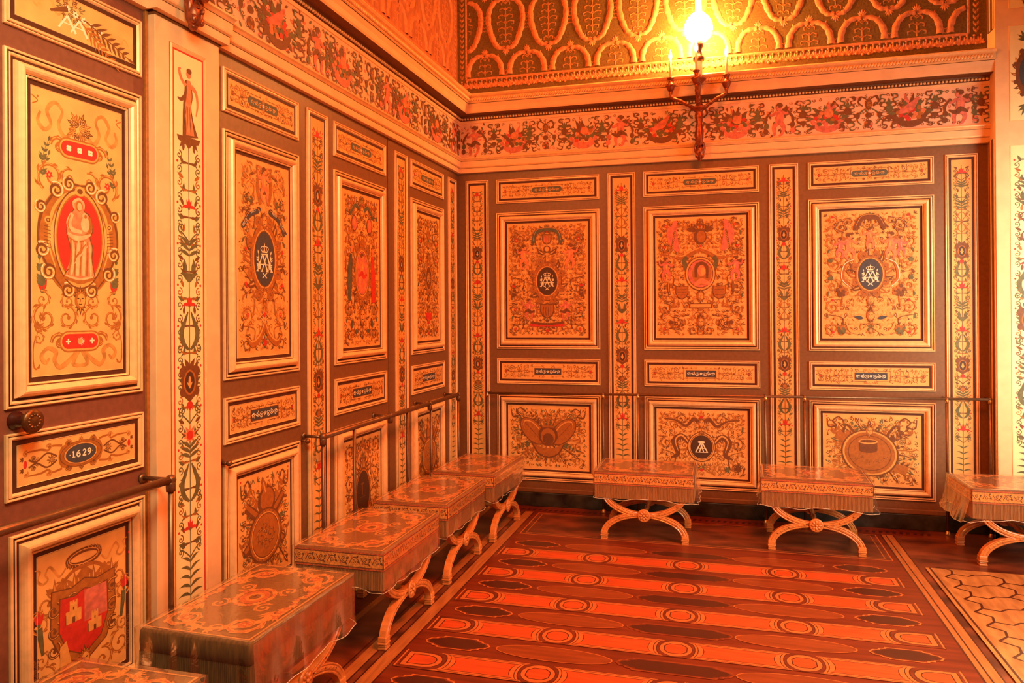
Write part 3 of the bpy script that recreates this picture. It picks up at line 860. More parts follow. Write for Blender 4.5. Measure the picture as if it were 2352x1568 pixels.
def painting_griffin(P, w, h):
    grotesque(P, w, h, 23, hole=(.13, .22 * h), dark=True, reds=0)
    P.mir = True
    P.rib(crv([(w * .12, -h * .02), (w * .22, h * .10), (w * .30, h * .02), (w * .26, -h * .16), (w * .34, -h * .22)], 6), [.02, .045, .05, .035, .01], 'umber')
    P.rib(crv([(w * .13, -h * .01), (w * .22, h * .115), (w * .29, h * .04), (w * .26, -h * .12)], 6), [.008, .014, .010, .004], 'ochre_light')
    P.fan(w * .40, -h * .36, pi / 2, 5, 9, .04, .018, 'umber'); P.fan(w * .28, -h * .38, pi / 2, 5, 8, .034, .016, 'leaf_green')
    P.rib(crv([(0, h * .30), (.06, h * .36), (.12, h * .26), (.20, h * .34), (w * .42, h * .36)], 6), [.02, .026, .02, .012, .006], 'umber')
    P.mir = False
    P.mask(0, h * .30, .03)
    for f, c in ((1.28, 'umber'), (1.2, 'ochre_light'), (1.1, 'umber'), (1.04, 'ochre_light'), (1, 'dark_umber')):
        P.ell(0, -h * .05, .086 * f, .093 * f, c, 30)
    letter_a(P, 0, -h * .06, .09)
    P.fan(0, h * .14, pi / 2, 3, 7, .04, .014, 'umber', 'ochre_light')

def letter_a(P, x, y, H):
    for ox in (-.16, .16):
        P.rib([(x + ox * H - .34 * H, y - .4 * H), (x + ox * H * .5, y + .4 * H)], .05 * H * 2, 'paint_white')
        P.rib([(x + ox * H + .34 * H, y - .4 * H), (x + ox * H * .5, y + .4 * H)], .05 * H * 2, 'paint_white')
    P.rect(x - .34 * H, x + .34 * H, y - .10 * H, y - .03 * H, 'paint_white')
    P.rect(x - .55 * H, x + .55 * H, y - .44 * H, y - .39 * H, 'paint_white')
    P.ell(x, y + .48 * H, .32 * H, .11 * H, 'paint_white', 18)

def painting_oval_a(P, w, h):
    grotesque(P, w, h, 27, hole=(.10, .2 * h), dark=True, reds=.4)
    P.fan(0, h * .05, pi / 2, 2.6, 9, .15, .03, 'umber', 'ochre_light')
    for f, c in ((1.15, 'umber'), (1.07, 'ochre'), (1, 'dark_umber')): P.ell(0, -h * .16, .085 * f, .14 * f, c, 30)
    P.text('T', -.03, -h * .18, .07, 'umber'); P.rect(-.04, .04, -h * .21, -h * .205, 'umber')

def painting_castle(P, w, h):
    P.mir = True
    for (x, y, r, d) in ((.15, .16, .05, 1), (.09, .20, .04, -1), (.17, .05, .045, -1), (.16, -.34, .05, 1), (.08, -.40, .045, -1), (.17, -.20, .03, 1), (.03, -.43, .03, 1)):
        P.scroll(x, h * y, r, 1.7, d, 'ochre', 'ochre_light')
    P.rib(crv([(.075, h * .36), (.10, h * .32), (.12, h * .37), (.14, h * .41), (.155, h * .37), (.145, h * .33), (.165, h * .31), (.185, h * .35), (.175, h * .40), (.195, h * .42)], 7), [.006, .009, .006, .009, .004], 'ribbon_tan')
    P.ell(.205, h * .45, .006, .006, 'paint_red', 8); P.ell(.205, h * .30, .006, .006, 'paint_red', 8)
    P.rib([(.165, h * -.16), (.18, h * .04)], [.012, .026], 'leaf_green'); P.ell(.18, h * .04, .018, .006, 'ochre_light'); P.tulip(.18, h * .045, pi / 2, .055, 'paint_red')
    for k in range(8): P.sprig(.19, h * (-.22 - .03 * k), 1.2 + .5 * (k % 2), .035, 3, 'umber', .007)
    P.mir = False
    n = 30
    P.rib([(.068 * cos(2 * pi * k / n), h * .395 + .024 * sin(2 * pi * k / n)) for k in range(n)], .018, 'umber', True)
    for k in range(26): P.leaf(.068 * cos(2 * pi * k / 26), h * .395 + .024 * sin(2 * pi * k / 26), 2 * pi * k / 26 + 1.2, .018, .008, 'umber', 'ochre_light')
    P.rib([(.062 * cos(2 * pi * k / n), h * .397 + .024 * sin(2 * pi * k / n)) for k in range(n)], .003, 'ochre_light', True)
    P.poly([(-.13, h * .17), (0, h * .145), (.13, h * .17), (.155, h * .27), (.115, h * .235), (.09, h * .305), (.05, h * .25), (0, h * .335), (-.05, h * .25), (-.09, h * .305), (-.115, h * .235), (-.155, h * .27)], 'ochre')
    for k in range(6): P.rib([(-.10 + .04 * k, h * .18), (-.12 + .048 * k, h * .26)], [.004, .008, .003], 'ochre_light')
    P.rib(crv([(-.14, h * .19), (-.07, h * .165), (0, h * .16), (.07, h * .165), (.14, h * .19)], 5), .020, 'umber')
    P.rib(crv([(-.14, h * .195), (-.07, h * .17), (0, h * .165), (.07, h * .17), (.14, h * .195)], 5), .008, 'ochre_light')
    for k in range(7):
        x = -.12 + .04 * k
        P.fan(x, h * .19, pi / 2, 1.8, 3, .045 if k % 2 else .065, .016, 'ochre', 'ochre_light')
        P.ell(x, h * .19, .006, .006, 'paint_white', 7)
    P.rib(crv([(-.10, h * .25), (-.05, h * .32), (0, h * .33), (.05, h * .32), (.10, h * .25)], 5), .012, 'ochre')
    P.shield(0, h * -.06, .27, .30, 'umber'); P.shield(0, h * -.06, .26, .29, 'ochre')
    for sg in (-1, 1):
        for yy in (.10, -.04, -.17): P.spiral(sg * .125, h * yy, .030, 1, 1.2, sg, 'umber', .010, 'ochre_light')
        P.spiral(sg * .05, h * .115, .028, 1, 1.2, -sg, 'umber', .010, 'ochre_light')
    P.shield(0, h * -.065, .205, .235, 'umber'); P.shield(0, h * -.065, .195, .225, 'paint_red')
    P.poly([(0, h * -.065 + .112), (.097, h * -.065 + .11), (.1, h * -.065), (0, h * -.065)], 'pink')
    for (x, y, q) in ((-.045, -.035, 1.0), (.045, -.155, .9)):
        b = h * y
        P.rect(x - .032 * q, x + .032 * q, b, b + .035 * q, 'ochre_light')
        P.rect(x - .016 * q, x + .016 * q, b + .03 * q, b + .07 * q, 'ochre_light')
        for k in (-1, 0, 1):
            P.rect(x + (k * .024 - .008) * q, x + (k * .024 + .008) * q, b + .035 * q, b + .044 * q, 'ochre_light')
            P.rect(x + (k * .012 - .004) * q, x + (k * .012 + .004) * q, b + .07 * q, b + .078 * q, 'ochre_light')
        P.rect(x - .006 * q, x + .006 * q, b, b + .02 * q, 'umber'); P.rib([(x, b + .045 * q), (x, b + .055 * q)], .006 * q, 'umber')
        P.rib([(x - .032 * q, b), (x - .032 * q, b + .035 * q)], .003, 'umber')
    P.poly([(-.10, h * -.17), (-.075, h * -.14), (-.055, h * -.30), (-.10, h * -.33)], 'ochre_light')
    P.mask(0, h * -.33, .03)

def painting_ribbon_top(P, w, h):
    P.mir = False
    P.ribbon(-w * .47, h * .2, -.05, w * .42, .035, 5, 'ochre_light', .014)
    P.ribbon(w * .10, -h * .22, .1, w * .36, .03, 5, 'ochre_light', .014)
    for k in range(12):
        a = k * 2.4; q = .05 * sqrt(k / 12)
        P.fan(-w * .08 + q * cos(a), h * .22 + q * .7 * sin(a), a, 1.5, 3, .03, .010, 'umber' if k % 2 else 'leaf_green', 'ochre_light')
    for k in range(5): P.flower(-.05 + .035 * k, h * (.20 - .06 * k), .015, 'paint_white', 'umber')
    P.sprig(w * .05, h * .1, -.35, w * .42, 12, 'umber', .012); P.sprig(w * .02, h * .0, -.62, w * .35, 9, 'ochre', .010)
    P.rib([(-w * .24, -h * .02), (-w * .10, h * .2)], [.008, .02], 'umber')
    for ox in (-.05, .0): 
        P.rib([(ox - .035, -h * .36), (ox, h * .02)], .007, 'paint_white'); P.rib([(ox + .035, -h * .36), (ox, h * .02)], .010, 'paint_white')
        P.rect(ox - .02, ox + .02, -h * .2, -h * .17, 'paint_white')

def strip_scroll(P, w, h, seed, tile='paint_blue', tw=.30, rounded=False):
    rnd = random.Random(seed)
    P.mir = True
    carpet(P, w, h, seed, h * .23, ('ochre', 'umber'), h * .06, (w * tw / 2 + h * .1, h * .3))
    P.mir = True
    for i, x in enumerate((.23, .31, .39, .45)):
        for sg in (-1, 1):
            P.scroll(w * x, sg * h * .20, h * (.19 if i < 3 else .13), sg * 1.2 + i, sg * (1 if i % 2 else -1), rnd.choice(('ochre', 'umber', 'ochre')), 'ochre_light', leaves=3)
    P.fan(w * .46, 0, pi, 2.4, 5, h * .22, h * .07, 'umber'); P.ell(w * .455, 0, h * .05, h * .08, 'paint_red', 9)
    P.rib(crv([(w * .17, 0), (w * .25, h * .05), (w * .33, -h * .05), (w * .45, 0)], 6), h * .035, 'ochre')
    P.tulip(w * .30, 0, 0, h * .18, 'umber')
    P.scroll(w * .05, h * .36, h * .08, 0, 1, 'ochre', leaves=2); P.scroll(w * .05, -h * .36, h * .08, 0, -1, 'ochre', leaves=2)
    P.rib([(w * .04, h * .30), (w * (tw / 2 + .03), h * .30), (w * (tw / 2 + .03), -h * .30), (w * .04, -h * .30)], h * .025, 'umber')
    P.mir = False
    a, b = w * tw / 2, h * (.19 if not rounded else .17)
    P.rect(-a - h * .03, a + h * .03, -b - h * .03, b + h * .03, 'umber'); P.rect(-a, a, -b, b, tile)
    if rounded:
        P.ell(-a, 0, b * .8, b, tile); P.ell(a, 0, b * .8, b, tile)
    P.mir = True
    for k in range(3):
        P.spiral(a * (.25 + .3 * k), (b * .2) * (1 if k % 2 else -1), b * .55, k * 2.0, 1.0, 1 if k % 2 else -1, 'paint_white' if not rounded else 'ochre_light', b * .16, None)
    P.rib(crv([(0, -b * .4), (a * .25, b * .4), (a * .5, -b * .4), (a * .8, b * .4), (a * .95, 0)], 5), b * .12, 'paint_white' if not rounded else 'ochre_light')
    P.mir = False
    P.ell(0, 0, b * .5, b * (1.3 if rounded else .6), 'ochre' if rounded else tile, 14); P.flower(0, 0, b * .5, 'paint_white', 'ochre')
    if rounded:
        P.fan(0, b * .8, pi / 2, 2.4, 5, b * 1.1, b * .4, 'ochre', 'ochre_light'); P.fan(0, -b * .8, -pi / 2, 2.4, 5, b * 1.1, b * .4, 'ochre', 'ochre_light')

def strip_date(P, w, h):
    P.mir = True
    for sg in (-1, 1):
        P.rib(crv([(w * .16, sg * h * .30), (w * .24, sg * h * .34), (w * .27, sg * h * .25), (w * .33, sg * h * .30), (w * .43, sg * h * .30)], 5), [.008, .006, .008, .004], 'ochre')
        P.spiral(w * .26, sg * h * .33, h * .09, 0, 1.1, sg, 'ochre', .006, 'ochre_light'); P.spiral(w * .44, sg * h * .26, h * .08, 2, 1.1, -sg, 'ochre', .005, 'ochre_light')
        P.spiral(w * .38, sg * h * .12, h * .10, 3, 1.3, sg, 'umber', .006, 'ochre_light')
        P.rib(crv([(w * .20, sg * h * .05), (w * .28, sg * h * .18), (w * .36, sg * h * .02), (w * .42, sg * h * .10)], 5), .006, 'umber')
        P.ell(w * .105, sg * h * .30, h * .12, h * .12, 'ochre', 14); P.spiral(w * .105, sg * h * .30, h * .12, 1, 1.1, sg, 'umber', .006, 'ochre_light')
        P.fan(w * .46, sg * h * .14, 0, 2.2, 4, .018, .006, 'umber')
    P.fan(w * .24, 0, 0, 5.4, 9, h * .17, h * .05, 'umber', 'ochre_light'); P.ell(w * .445, 0, .007, .014, 'paint_red', 10)
    P.ell(w * .14, 0, w * .05, h * .30, 'ochre', 20)
    P.mir = False
    for f, c in ((1.42, 'umber'), (1.36, 'ochre'), (1.16, 'umber'), (1.12, 'ochre_light'), (1.03, 'umber'), (1.0, 'paint_blue')):
        P.ell(0, 0, w * .128 * f, h * .245 * f, c, 34)
    P.fan(0, h * .33, pi / 2, 2.2, 5, h * .14, h * .06, 'ochre', 'ochre_light'); P.fan(0, -h * .32, -pi / 2, 2.6, 7, h * .14, h * .05, 'umber', 'ochre_light')
    d = h * .085
    W = 'paint_white'
    x = -.032
    P.rib([(x, -d), (x, d)], .0055, W); P.rib([(x - .006, d * .7), (x, d)], .003, W); P.rect(x - .007, x + .007, -d, -d + .0025, W)
    x = -.011
    P.rib(crv([(x + .006, d), (x - .004, d * .5), (x - .007, -d * .3), (x - .001, -d * .95), (x + .006, -d * .5), (x + .002, d * .1), (x - .005, -d * .1)], 5), [.003, .005, .005, .004], W)
    x = .013
    P.rib(crv([(x - .006, d * .55), (x - .001, d), (x + .006, d * .5), (x + .001, -d * .2), (x - .007, -d * .9)], 5), [.004, .004, .006, .003], W); P.rib([(x - .007, -d * .9), (x + .008, -d * .9)], .005, W)
    x = .034
    P.rib(crv([(x - .005, -d), (x + .004, -d * .5), (x + .007, d * .3), (x + .001, d * .95), (x - .006, d * .5), (x - .002, -d * .1), (x + .005, d * .1)], 5), [.003, .005, .005, .004], W)
    P.ell(-.047, 0, .002, .002, W, 6); P.ell(.049, 0, .002, .002, W, 6)

def candelabra(P, w, h, seed=0, ivory=False):
    """tall narrow arabesque; unit lengths in panel widths"""
    rnd = random.Random(seed)
    G, O = 'leaf_green', ('umber' if not ivory else 'ochre')
    b = -h / 2
    P.mir = True
    yy = b + h * .17; kk = 0
    while yy < h / 2 - w * .5:
        c = (G, 'umber', G, 'ochre')[kk % 4]; sg = 1 if kk % 2 else -1
        P.spiral(w * .34, yy, w * .11, sg * 1.6, 1.1, sg, c, w * .032, None, True, 12)
        P.rib(crv([(w * .02, yy - sg * w * .16), (w * .18, yy - sg * w * .18), (w * .30, yy - sg * w * .10)], 4), [w * .03, w * .05, w * .03], c)
        P.leaf(w * .20, yy + w * .12, .5 + .6 * (kk % 3), w * .24, w * .10, c)
        if kk % 3 == 1: P.ell(w * .40, yy + w * .17, w * .035, w * .035, 'paint_red', 7)
        yy += w * .34; kk += 1
    # bottom plant, to .17 h
    P.mir = False
    P.rib([(0, b + .01), (0, h / 2 - .04)], w * .028, G)
    P.mir = True
    n = 9
    for k in range(n):
        t = k / n; y = b + h * (.012 + .15 * t)
        P.leaf(.0, y, pi / 2 - .55 - .5 * (1 - t), w * (.52 - .18 * t), w * .085, G, None, -.75 + .3 * t)
    for sg in (0, 1):
        P.rib(crv([(0, b + h * .03), (w * (.12 + .1 * sg), b + h * (.05 + .005 * sg)), (w * (.16 + .14 * sg), b + h * .02), (w * (.14 + .13 * sg), b + h * .005)], 5), [w * .05, w * .05, w * .02], G)
    def tul(y, s=1.0, c='paint_red'):
        if ivory: s *= .7
        P.mir = False; P.tulip(0, y, pi / 2, w * .42 * s, c, G)
        P.mir = True; P.leaf(.02 * w, y, pi / 2 - .8, w * .36 * s, w * .09, c, None, -.9)
    def curls(y, s=1.0, c=G, d=1):
        P.mir = True
        P.rib(crv([(0, y - w * .25 * s), (w * .16, y - w * .1 * s), (w * .30, y)], 5), w * .035, c)
        P.spiral(w * .26, y + w * .08 * s, w * .13 * s, -1.2, 1.25, d, c, w * .035)
    def leaves(y, s=1.0, c=G, k=3):
        P.mir = True
        for j in range(k):
            P.leaf(0, y + j * w * .13 * s, pi / 2 - .9 + .12 * j, w * .42 * s, w * .10, c, None, -.35)
    def urn(y, s=1.0, c=G):
        P.mir = False
        P.poly([(-w * .3 * s, y + w * .12), (w * .3 * s, y + w * .12), (w * .16, y), (w * .05, y - w * .1), (-w * .05, y - w * .1), (-w * .16, y)], c)
        P.mir = True
        P.leaf(w * .08, y + w * .16, .7, w * .34, w * .17, c, None, .7)
    def acan(y, s=1.0, c=G):
        P.mir = True
        P.rib(crv([(w * .03, y), (w * .22, y + w * .18), (w * .28, y + w * .45), (w * .16, y + w * .72), (w * .05, y + w * .95)], 6), [w * .05, w * .14, w * .16, w * .10, w * .03], c)
        P.spiral(w * .33, y + w * .0, w * .10, 2, 1.2, -1, c, w * .035)
    def arms(y, s=1.0):
        P.mir = False
        c = 'umber'
        P.shield(0, y, w * .58 * s, w * .95 * s, 'umber')
        P.mir = True
        P.ell(w * .28 * s, y + w * .30, w * .09, w * .12, c, 10); P.ell(w * .26 * s, y - w * .20, w * .09, w * .12, c, 10); P.leaf(0, y + w * .35, 1.0, w * .34, w * .14, c)
        P.mir = False
        P.ell(0, y + w * .03, w * .22 * s, w * .32 * s, 'ochre', 16); P.ell(0, y + w * .03, w * .17 * s, w * .27 * s, 'dark_umber', 16)
        P.ell(0, y + w * .03, w * .05, w * .16, 'ochre_light', 8); P.leaf(0, y - w * .08, .9, w * .16, w * .05, 'ochre_light'); P.leaf(0, y - w * .08, pi - .9, w * .16, w * .05, 'ochre_light')
        P.fan(0, y - w * .45, -pi / 2, 1.6, 5, w * .3, w * .08, 'paint_red')
    def knot(y):
        P.mir = True
        c = 'ochre' if not ivory else 'umber'
        P.rib(crv([(0, y), (w * .22, y + w * .25), (w * .02, y + w * .6), (w * .22, y + w * .95), (0, y + w * 1.15)], 6), w * .035, c)
        P.spiral(w * .26, y + w * .2, w * .11, 1.5, 1.2, 1, c, w * .03); P.spiral(w * .24, y + w * 1.0, w * .10, -1.5, 1.2, -1, c, w * .03)
    y = b + h * .175
    curls(y, 1.0); y += w * .45
    tul(y); y += w * .7
    acan(y); y += w * 1.1
    leaves(y, .9); y += w * .55
    P.mir = False; P.fan(0, y, pi / 2, 6, 11, w * .30, w * .10, 'umber' if not ivory else 'flesh'); P.ell(0, y, w * .12, w * .12, 'paint_red' if ivory else 'ochre', 10); y += w * .55
    curls(y, 1.0, 'umber' if not ivory else G); y += w * .75
    arms(y); y += w * .85
    seqs = [('acan', 1.1), ('tul', .7), ('knot', 1.35), ('urn', .55), ('leaves', .6), ('curls', .6), ('tul', .65), ('acan', 1.1), ('arms', 1.1), ('leaves', .6), ('curls', .6), ('knot', 1.3), ('urn', .5), ('tul', .7), ('leaves', .6), ('acan', 1.05), ('curls', .6), ('urn', .5)]
    if seed % 2: seqs = seqs[:2] + seqs[3:9] + [('knot', 1.35)] + seqs[9:]
    top = h / 2 - w * .95
    for nm, adv in seqs * 2:
        if y + adv * w > top: break
        if nm == 'arms': y += w * .35
        {'acan': acan, 'tul': tul, 'knot': knot, 'urn': urn, 'leaves': leaves, 'curls': curls, 'arms': arms}[nm](y)
        y += adv * w
    while y < top - w * .4:
        leaves(y, .8); y += w * .5
    y = top
    if not ivory:
        curls(y, .9, 'umber'); tul(y + w * .2, .9, 'paint_red')
    return y

# ------------------------------------------------------------------ framed panels
BIG = [(0, 0, 'gilt'), (0, .009, 'gilt'), (.0035, .0125, 'gilt'), (.008, .011, 'gilt'), (.009, .006, 'dark_band'), (.013, .006, 'dark_band'), (.014, .010, 'gilt'), (.018, .0115, 'gilt'), (.022, .008, 'gilt'), (.024, .004, 'dark_band'), (.033, .004, 'gilt'),
       (.035, .012, 'gilt'), (.039, .020, 'gilt'), (.045, .027, 'gilt'), (.052, .030, 'gilt'), (.059, .027, 'gilt'), (.065, .020, 'gilt'), (.069, .012, 'dark_band'), (.071, .010, 'gilt'), (.074, .013, 'gilt'), (.078, .011, 'gilt'), (.079, .004, 'dark_band'), (.0955, .0035, 'gilt'), (.0965, .006, 'gilt'), (.098, .005, None)]
SMALL = [(0, 0, 'gilt'), (0, .009, 'gilt'), (.003, .0125, 'gilt'), (.007, .011, 'gilt'), (.0085, .007, 'dark_band'), (.011, .007, 'gilt'), (.013, .0115, 'gilt'), (.018, .012, 'gilt'), (.023, .006, 'gilt'), (.024, .004, 'dark_band'), (.0405, .0035, 'gilt'), (.0415, .006, 'gilt'), (.043, .005, None)]

def frame_mesh(w, h, prof, field):
    mb = MB()
    def loop(d, e):
        return [(-w / 2 + d, -e, d), (w / 2 - d, -e, d), (w / 2 - d, -e, h - d), (-w / 2 + d, -e, h - d)]
    for a, b in zip(prof[:-1], prof[1:]):
        m = a[2]
        if m == 'dark_band' and field != 'dark_band': m = field
        L0, L1 = loop(a[0], a[1]), loop(b[0], b[1])
        for k in range(4):
            mb.face([L0[k], L0[(k + 1) % 4], L1[(k + 1) % 4], L1[k]], m)
    return mb

def framed(name, label, cat, wall, a0, a1, z0, z1, prof, paintf, ground='panel_ground', parent=None, group=None, frame_field='dark_band', off=0.0, part=None):
    """wall 'b': a0..a1 are x; wall 'l': a0..a1 are y.  Local: x right, -y out of the wall, z up"""
    wd, ht = a1 - a0, z1 - z0
    c = (a0 + a1) / 2
    loc = (c, -off, z0) if wall == 'b' else (off, c, z0)
    rz = 0.0 if wall == 'b' else pi / 2
    if parent is None:
        root = thing(name, label, cat, loc, rz, group)
    else:
        root = bpy.data.objects.new(part, None); COL.objects.link(root); root.parent = parent
        root.location = loc; root.rotation_euler = (0, 0, rz)
    frame_mesh(wd, ht, prof, frame_field).build('moulding', root)
    D = prof[-1][0]
    pw, ph = wd - 2 * D, ht - 2 * D
    mb = MB()
    mb.face([(-pw / 2, -.0045, D), (pw / 2, -.0045, D), (pw / 2, -.0045, D + ph), (-pw / 2, -.0045, D + ph)], ground)
    P = Paint()
    paintf(P, pw, ph)
    P.emit(mb, lambda x, y, z: (x, -z, D + ph / 2 + y), .0047)
    mb.build('painting', root)
    return root

ZB, ZS, ZL, ZT = (.211, .94), (1.024, 1.238), (1.32, 2.48), (2.56, 2.766)

# ------------------------------------------------------------------ room shell
XE = 4.09        # where the back wall meets the pier
TOP = 4.9
YN = -7.2
def wall_back():
    mb = MB()
    mb.face([(-.0, 0, 0), (XE, 0, 0), (XE, 0, 2.86), (0, 0, 2.86)], 'brown_paint')
    mb.face([(-.0, 0, 2.86), (XE, 0, 2.86), (XE, 0, TOP), (0, 0, TOP)], 'upper_wall')
    mb.box(-.2, XE, .001, .2, 0, TOP, 'brown_paint')
    struct(mb.build('wall_back'), 'dark brown panelled back wall with upper zone above the cornice')
wall_back()
def wall_left():
    mb = MB()
    def fc(y0, y1, z0, z1, m, x=0.0): mb.face([(x, y0, z0), (x, y1, z0), (x, y1, z1), (x, y0, z1)], m)
    fc(-1.382, 0, 0, 2.86, 'brown_paint')
    fc(-1.394, -1.382, 0, 2.86, 'wood_dark', -.02)
    fc(-3.56, -1.394, 0, 2.86, 'brown_paint', 0.0)
    fc(YN, -4.21, 0, 2.86, 'brown_paint')
    fc(YN, 0, 2.86, TOP, 'upper_wall')
    mb.face([(-.02, -1.394, 0), (0, -1.394, 0), (0, -1.394, 2.86), (-.02, -1.394, 2.86)], 'brown_paint')
    mb.face([(-.02, -1.382, 0), (0, -1.382, 0), (0, -1.382, 2.86), (-.02, -1.382, 2.86)], 'brown_paint')
    mb.box(-.25, -.0205, YN, .2, 0, TOP, 'brown_paint')
    struct(mb.build('wall_left'), 'dark brown panelled left wall')
wall_left()
def pier():
    mb = MB()
    mb.box(XE, 5.4, -.155, .2, 0, TOP, 'cream_paint')
    # narrow moulded edge on its return
    for (x, y0, y1, m) in ((XE - .001, -.145, -.125, 'gilt'), (XE - .001, -.12, -.03, 'umber'), (XE - .002, -.085, -.06, 'gilt')):
        mb.box(x - .006, x, y0, y1, .12, 2.84, m)
        mb.box(x - .006, x, y0, y1, 3.62, TOP, m)
    struct(mb.build('wall_right'), 'cream painted pier at the right edge beside the back wall')
pier()
mb = MB(); mb.box(-.25, 6.4, YN, .2, TOP, TOP + .1, 'ceiling_plaster'); struct(mb.build('ceiling'))

def skirting():
    mb = MB(); mb.box(.03, XE, -.03, 0, 0, .112, 'marble_black', .004); mb.box(.03, XE, -.018, 0, .112, .150, 'brown_paint', .006)
    struct(mb.build('baseboard_back'), 'black veined marble skirting below the back wall')
    mb = MB(); mb.box(0, .03, YN, 0, 0, .112, 'marble_black', .004); mb.box(0, .018, YN, 0, .112, .150, 'brown_paint', .006)
    struct(mb.build('baseboard_left'), 'black marble skirting below the left wall')
    mb = MB(); mb.box(XE - .02, 5.4, -.185, -.155, 0, .16, 'marble_black', .004); mb.box(XE - .02, XE, -.185, -.03, 0, .16, 'marble_black', .004)
    struct(mb.build('baseboard_right'), 'black marble foot of the cream pier')
skirting()

# floor: parquet with mahogany strips in a border
def floor():
    mb = MB()
    mb.box(-.25, 6.4, YN, .2, -.08, 0.0, 'wood_walnut')
    P = Paint(step=6e-6)
    FX0, FX1, FY1 = .735, 3.245, -.93
    CX = (FX0 + FX1) / 2
    P.rect(.64, 3.40, YN, -.055, 'wood_band')
    P.rect(.714, 3.32, YN, -.055, 'wood_dark'); P.rect(.722, 3.31, YN, -.06, 'wood_field')
    P.rect(.30, .34, YN, -.06, 'wood_band')
    for x in (.60, .637, 3.345, 3.395, .52): P.rect(x, x + .008, YN, -.06, 'wood_dark')
    P.rect(.545, .60, YN, -.06, 'wood_band')
    # walnut compartment at the back
    P.rect(.76, 3.28, -.80, -.22, 'wood_light'); P.rect(.768, 3.272, -.792, -.228, 'wood_walnut')
    P.rect(.80, 3.24, -.765, -.255, 'wood_band'); P.rect(.806, 3.234, -.759, -.261, 'wood_walnut')
    P.rect(.4, 3.6, -.20, -.055, 'wood_field')
    for k in range(70):
        x = .46 + k * .046
        P.poly([(x, -.16), (x + .022, -.16), (x + .032, -.11), (x + .010, -.11)], 'wood_dark')
    # strips
    for r in range(-1, 15):
        y = -1.206 - .4015 * r
        if y < YN + .2: break
        if r >= 0:
            hw = .088
            P.rect(FX0, FX1, y - hw, y + hw, 'wood_dark'); P.rect(FX0 + .003, FX1 - .003, y - hw + .003, y + hw - .003, 'wood_light')
            P.rect(FX0 + .012, FX1 - .012, y - hw + .010, y - hw + .013, 'wood_dark'); P.rect(FX0 + .012, FX1 - .012, y + hw - .013, y + hw - .010, 'wood_dark')
            def side(mx, sg, r, hh, bul):
                return [(mx + sg * (r - bul * (1 - sqrt(max(0, 1 - (-1 + k / 6) ** 2)))), y + hh * (-1 + k / 6)) for k in range(13)]
            mxs = (CX - .583, CX, CX + .583)
            segs = [(FX0 + .272, mxs[0] - .130), (mxs[0] + .130, mxs[1] - .130), (mxs[1] + .130, mxs[2] - .130), (mxs[2] + .130, FX1 - .272)]
            for x0, x1 in segs:
                for q, c in ((0, 'wood_dark'), (.004, 'wood_red')):
                    hh = hw - .024 - q
                    L_ = side(x0 + q, 1, 0, hh, .030); R_ = side(x1 - q, -1, 0, hh, .030)
                    P.poly(L_ + R_[::-1], c)
            for mx in mxs:
                for r, hh, c in ((.108, hw - .004, 'wood_dark'), (.104, hw - .004, 'wood_light'), (.093, hw - .003, 'wood_dark'), (.089, hw - .003, 'wood_field')):
                    P.poly(side(mx, 1, r, hh, .040) + side(mx, -1, r, hh, .040)[::-1], c)
                P.ell(mx, y, .080, .082, 'wood_dark', 28); P.ell(mx, y, .077, .079, 'wood_light', 28)
                for q, c in ((0, 'wood_dark'), (.005, 'wood_red')):
                    a, b, k = .056 - q, .052 - q, .026 - q * .3
                    P.poly([(mx - a, y - b + k), (mx - a + k, y - b), (mx + a - k, y - b), (mx + a, y - b + k), (mx + a, y + b - k), (mx + a - k, y + b), (mx - a + k, y + b), (mx - a, y + b - k)], c)
            for sg, ex in ((1, FX0), (-1, FX1)):
                for r, hh, e0, bul, c in ((.250, hw - .004, .012, .045, 'wood_dark'), (.246, hw - .004, .012, .045, 'wood_light'), (.232, hw - .004, .012, .055, 'wood_dark'), (.226, hw - .004, .012, .055, 'wood_field'), (.214, hw - .018, .024, .070, 'wood_dark'), (.209, hw - .022, .028, .070, 'wood_light'), (.186, hw - .040, .052, .055, 'wood_dark'), (.181, hw - .045, .057, .055, 'wood_red')):
                    P.poly([(ex + sg * e0, y - hh)] + side(ex, sg, r, hh, bul) + [(ex + sg * e0, y + hh)], c)
        # dark cartouches and lighter ovals between the strips
        yc = y - .2008
        def cartouche(x0, x1, hw2):
            for q, c in ((.012, 'wood_light'), (.006, 'wood_field'), (0, 'wood_dark')):
                if q == .012 and x1 - x0 > .4: c = 'wood_ellipse'
                a, b = x0 - q * 1.6, x1 + q * 1.6; H = hw2 + q
                e = .11
                P.poly([(a, yc), (a + .02, yc - H * .45), (a + .045, yc - H * .5), (a + .05, yc - H * .72), (a + .075, yc - H * .78), (a + .08, yc - H), (b - .08, yc - H), (b - .075, yc - H * .78), (b - .05, yc - H * .72), (b - .045, yc - H * .5), (b - .02, yc - H * .45),
                        (b, yc), (b - .02, yc + H * .45), (b - .045, yc + H * .5), (b - .05, yc + H * .72), (b - .075, yc + H * .78), (b - .08, yc + H), (a + .08, yc + H), (a + .075, yc + H * .78), (a + .05, yc + H * .72), (a + .045, yc + H * .5), (a + .02, yc + H * .45)], c)
        if yc < -.93:
            for xc in (CX - .583 * .96, CX + .583 * .96):
                P.ell(xc, yc, .285, .072, 'wood_light', 30); P.ell(xc, yc, .279, .068, 'wood_ellipse', 30)
            cartouche(CX - .245, CX + .255, .048)
            cartouche(.80, 1.10, .052); cartouche(2.90, 3.19, .052)
    # tan tiles of the window bay on the right
    P.rect(3.44, 6.4, YN, -.90, 'wood_tile')
    P.rect(3.46, 3.472, YN, -.90, 'wood_dark')
    s = .17
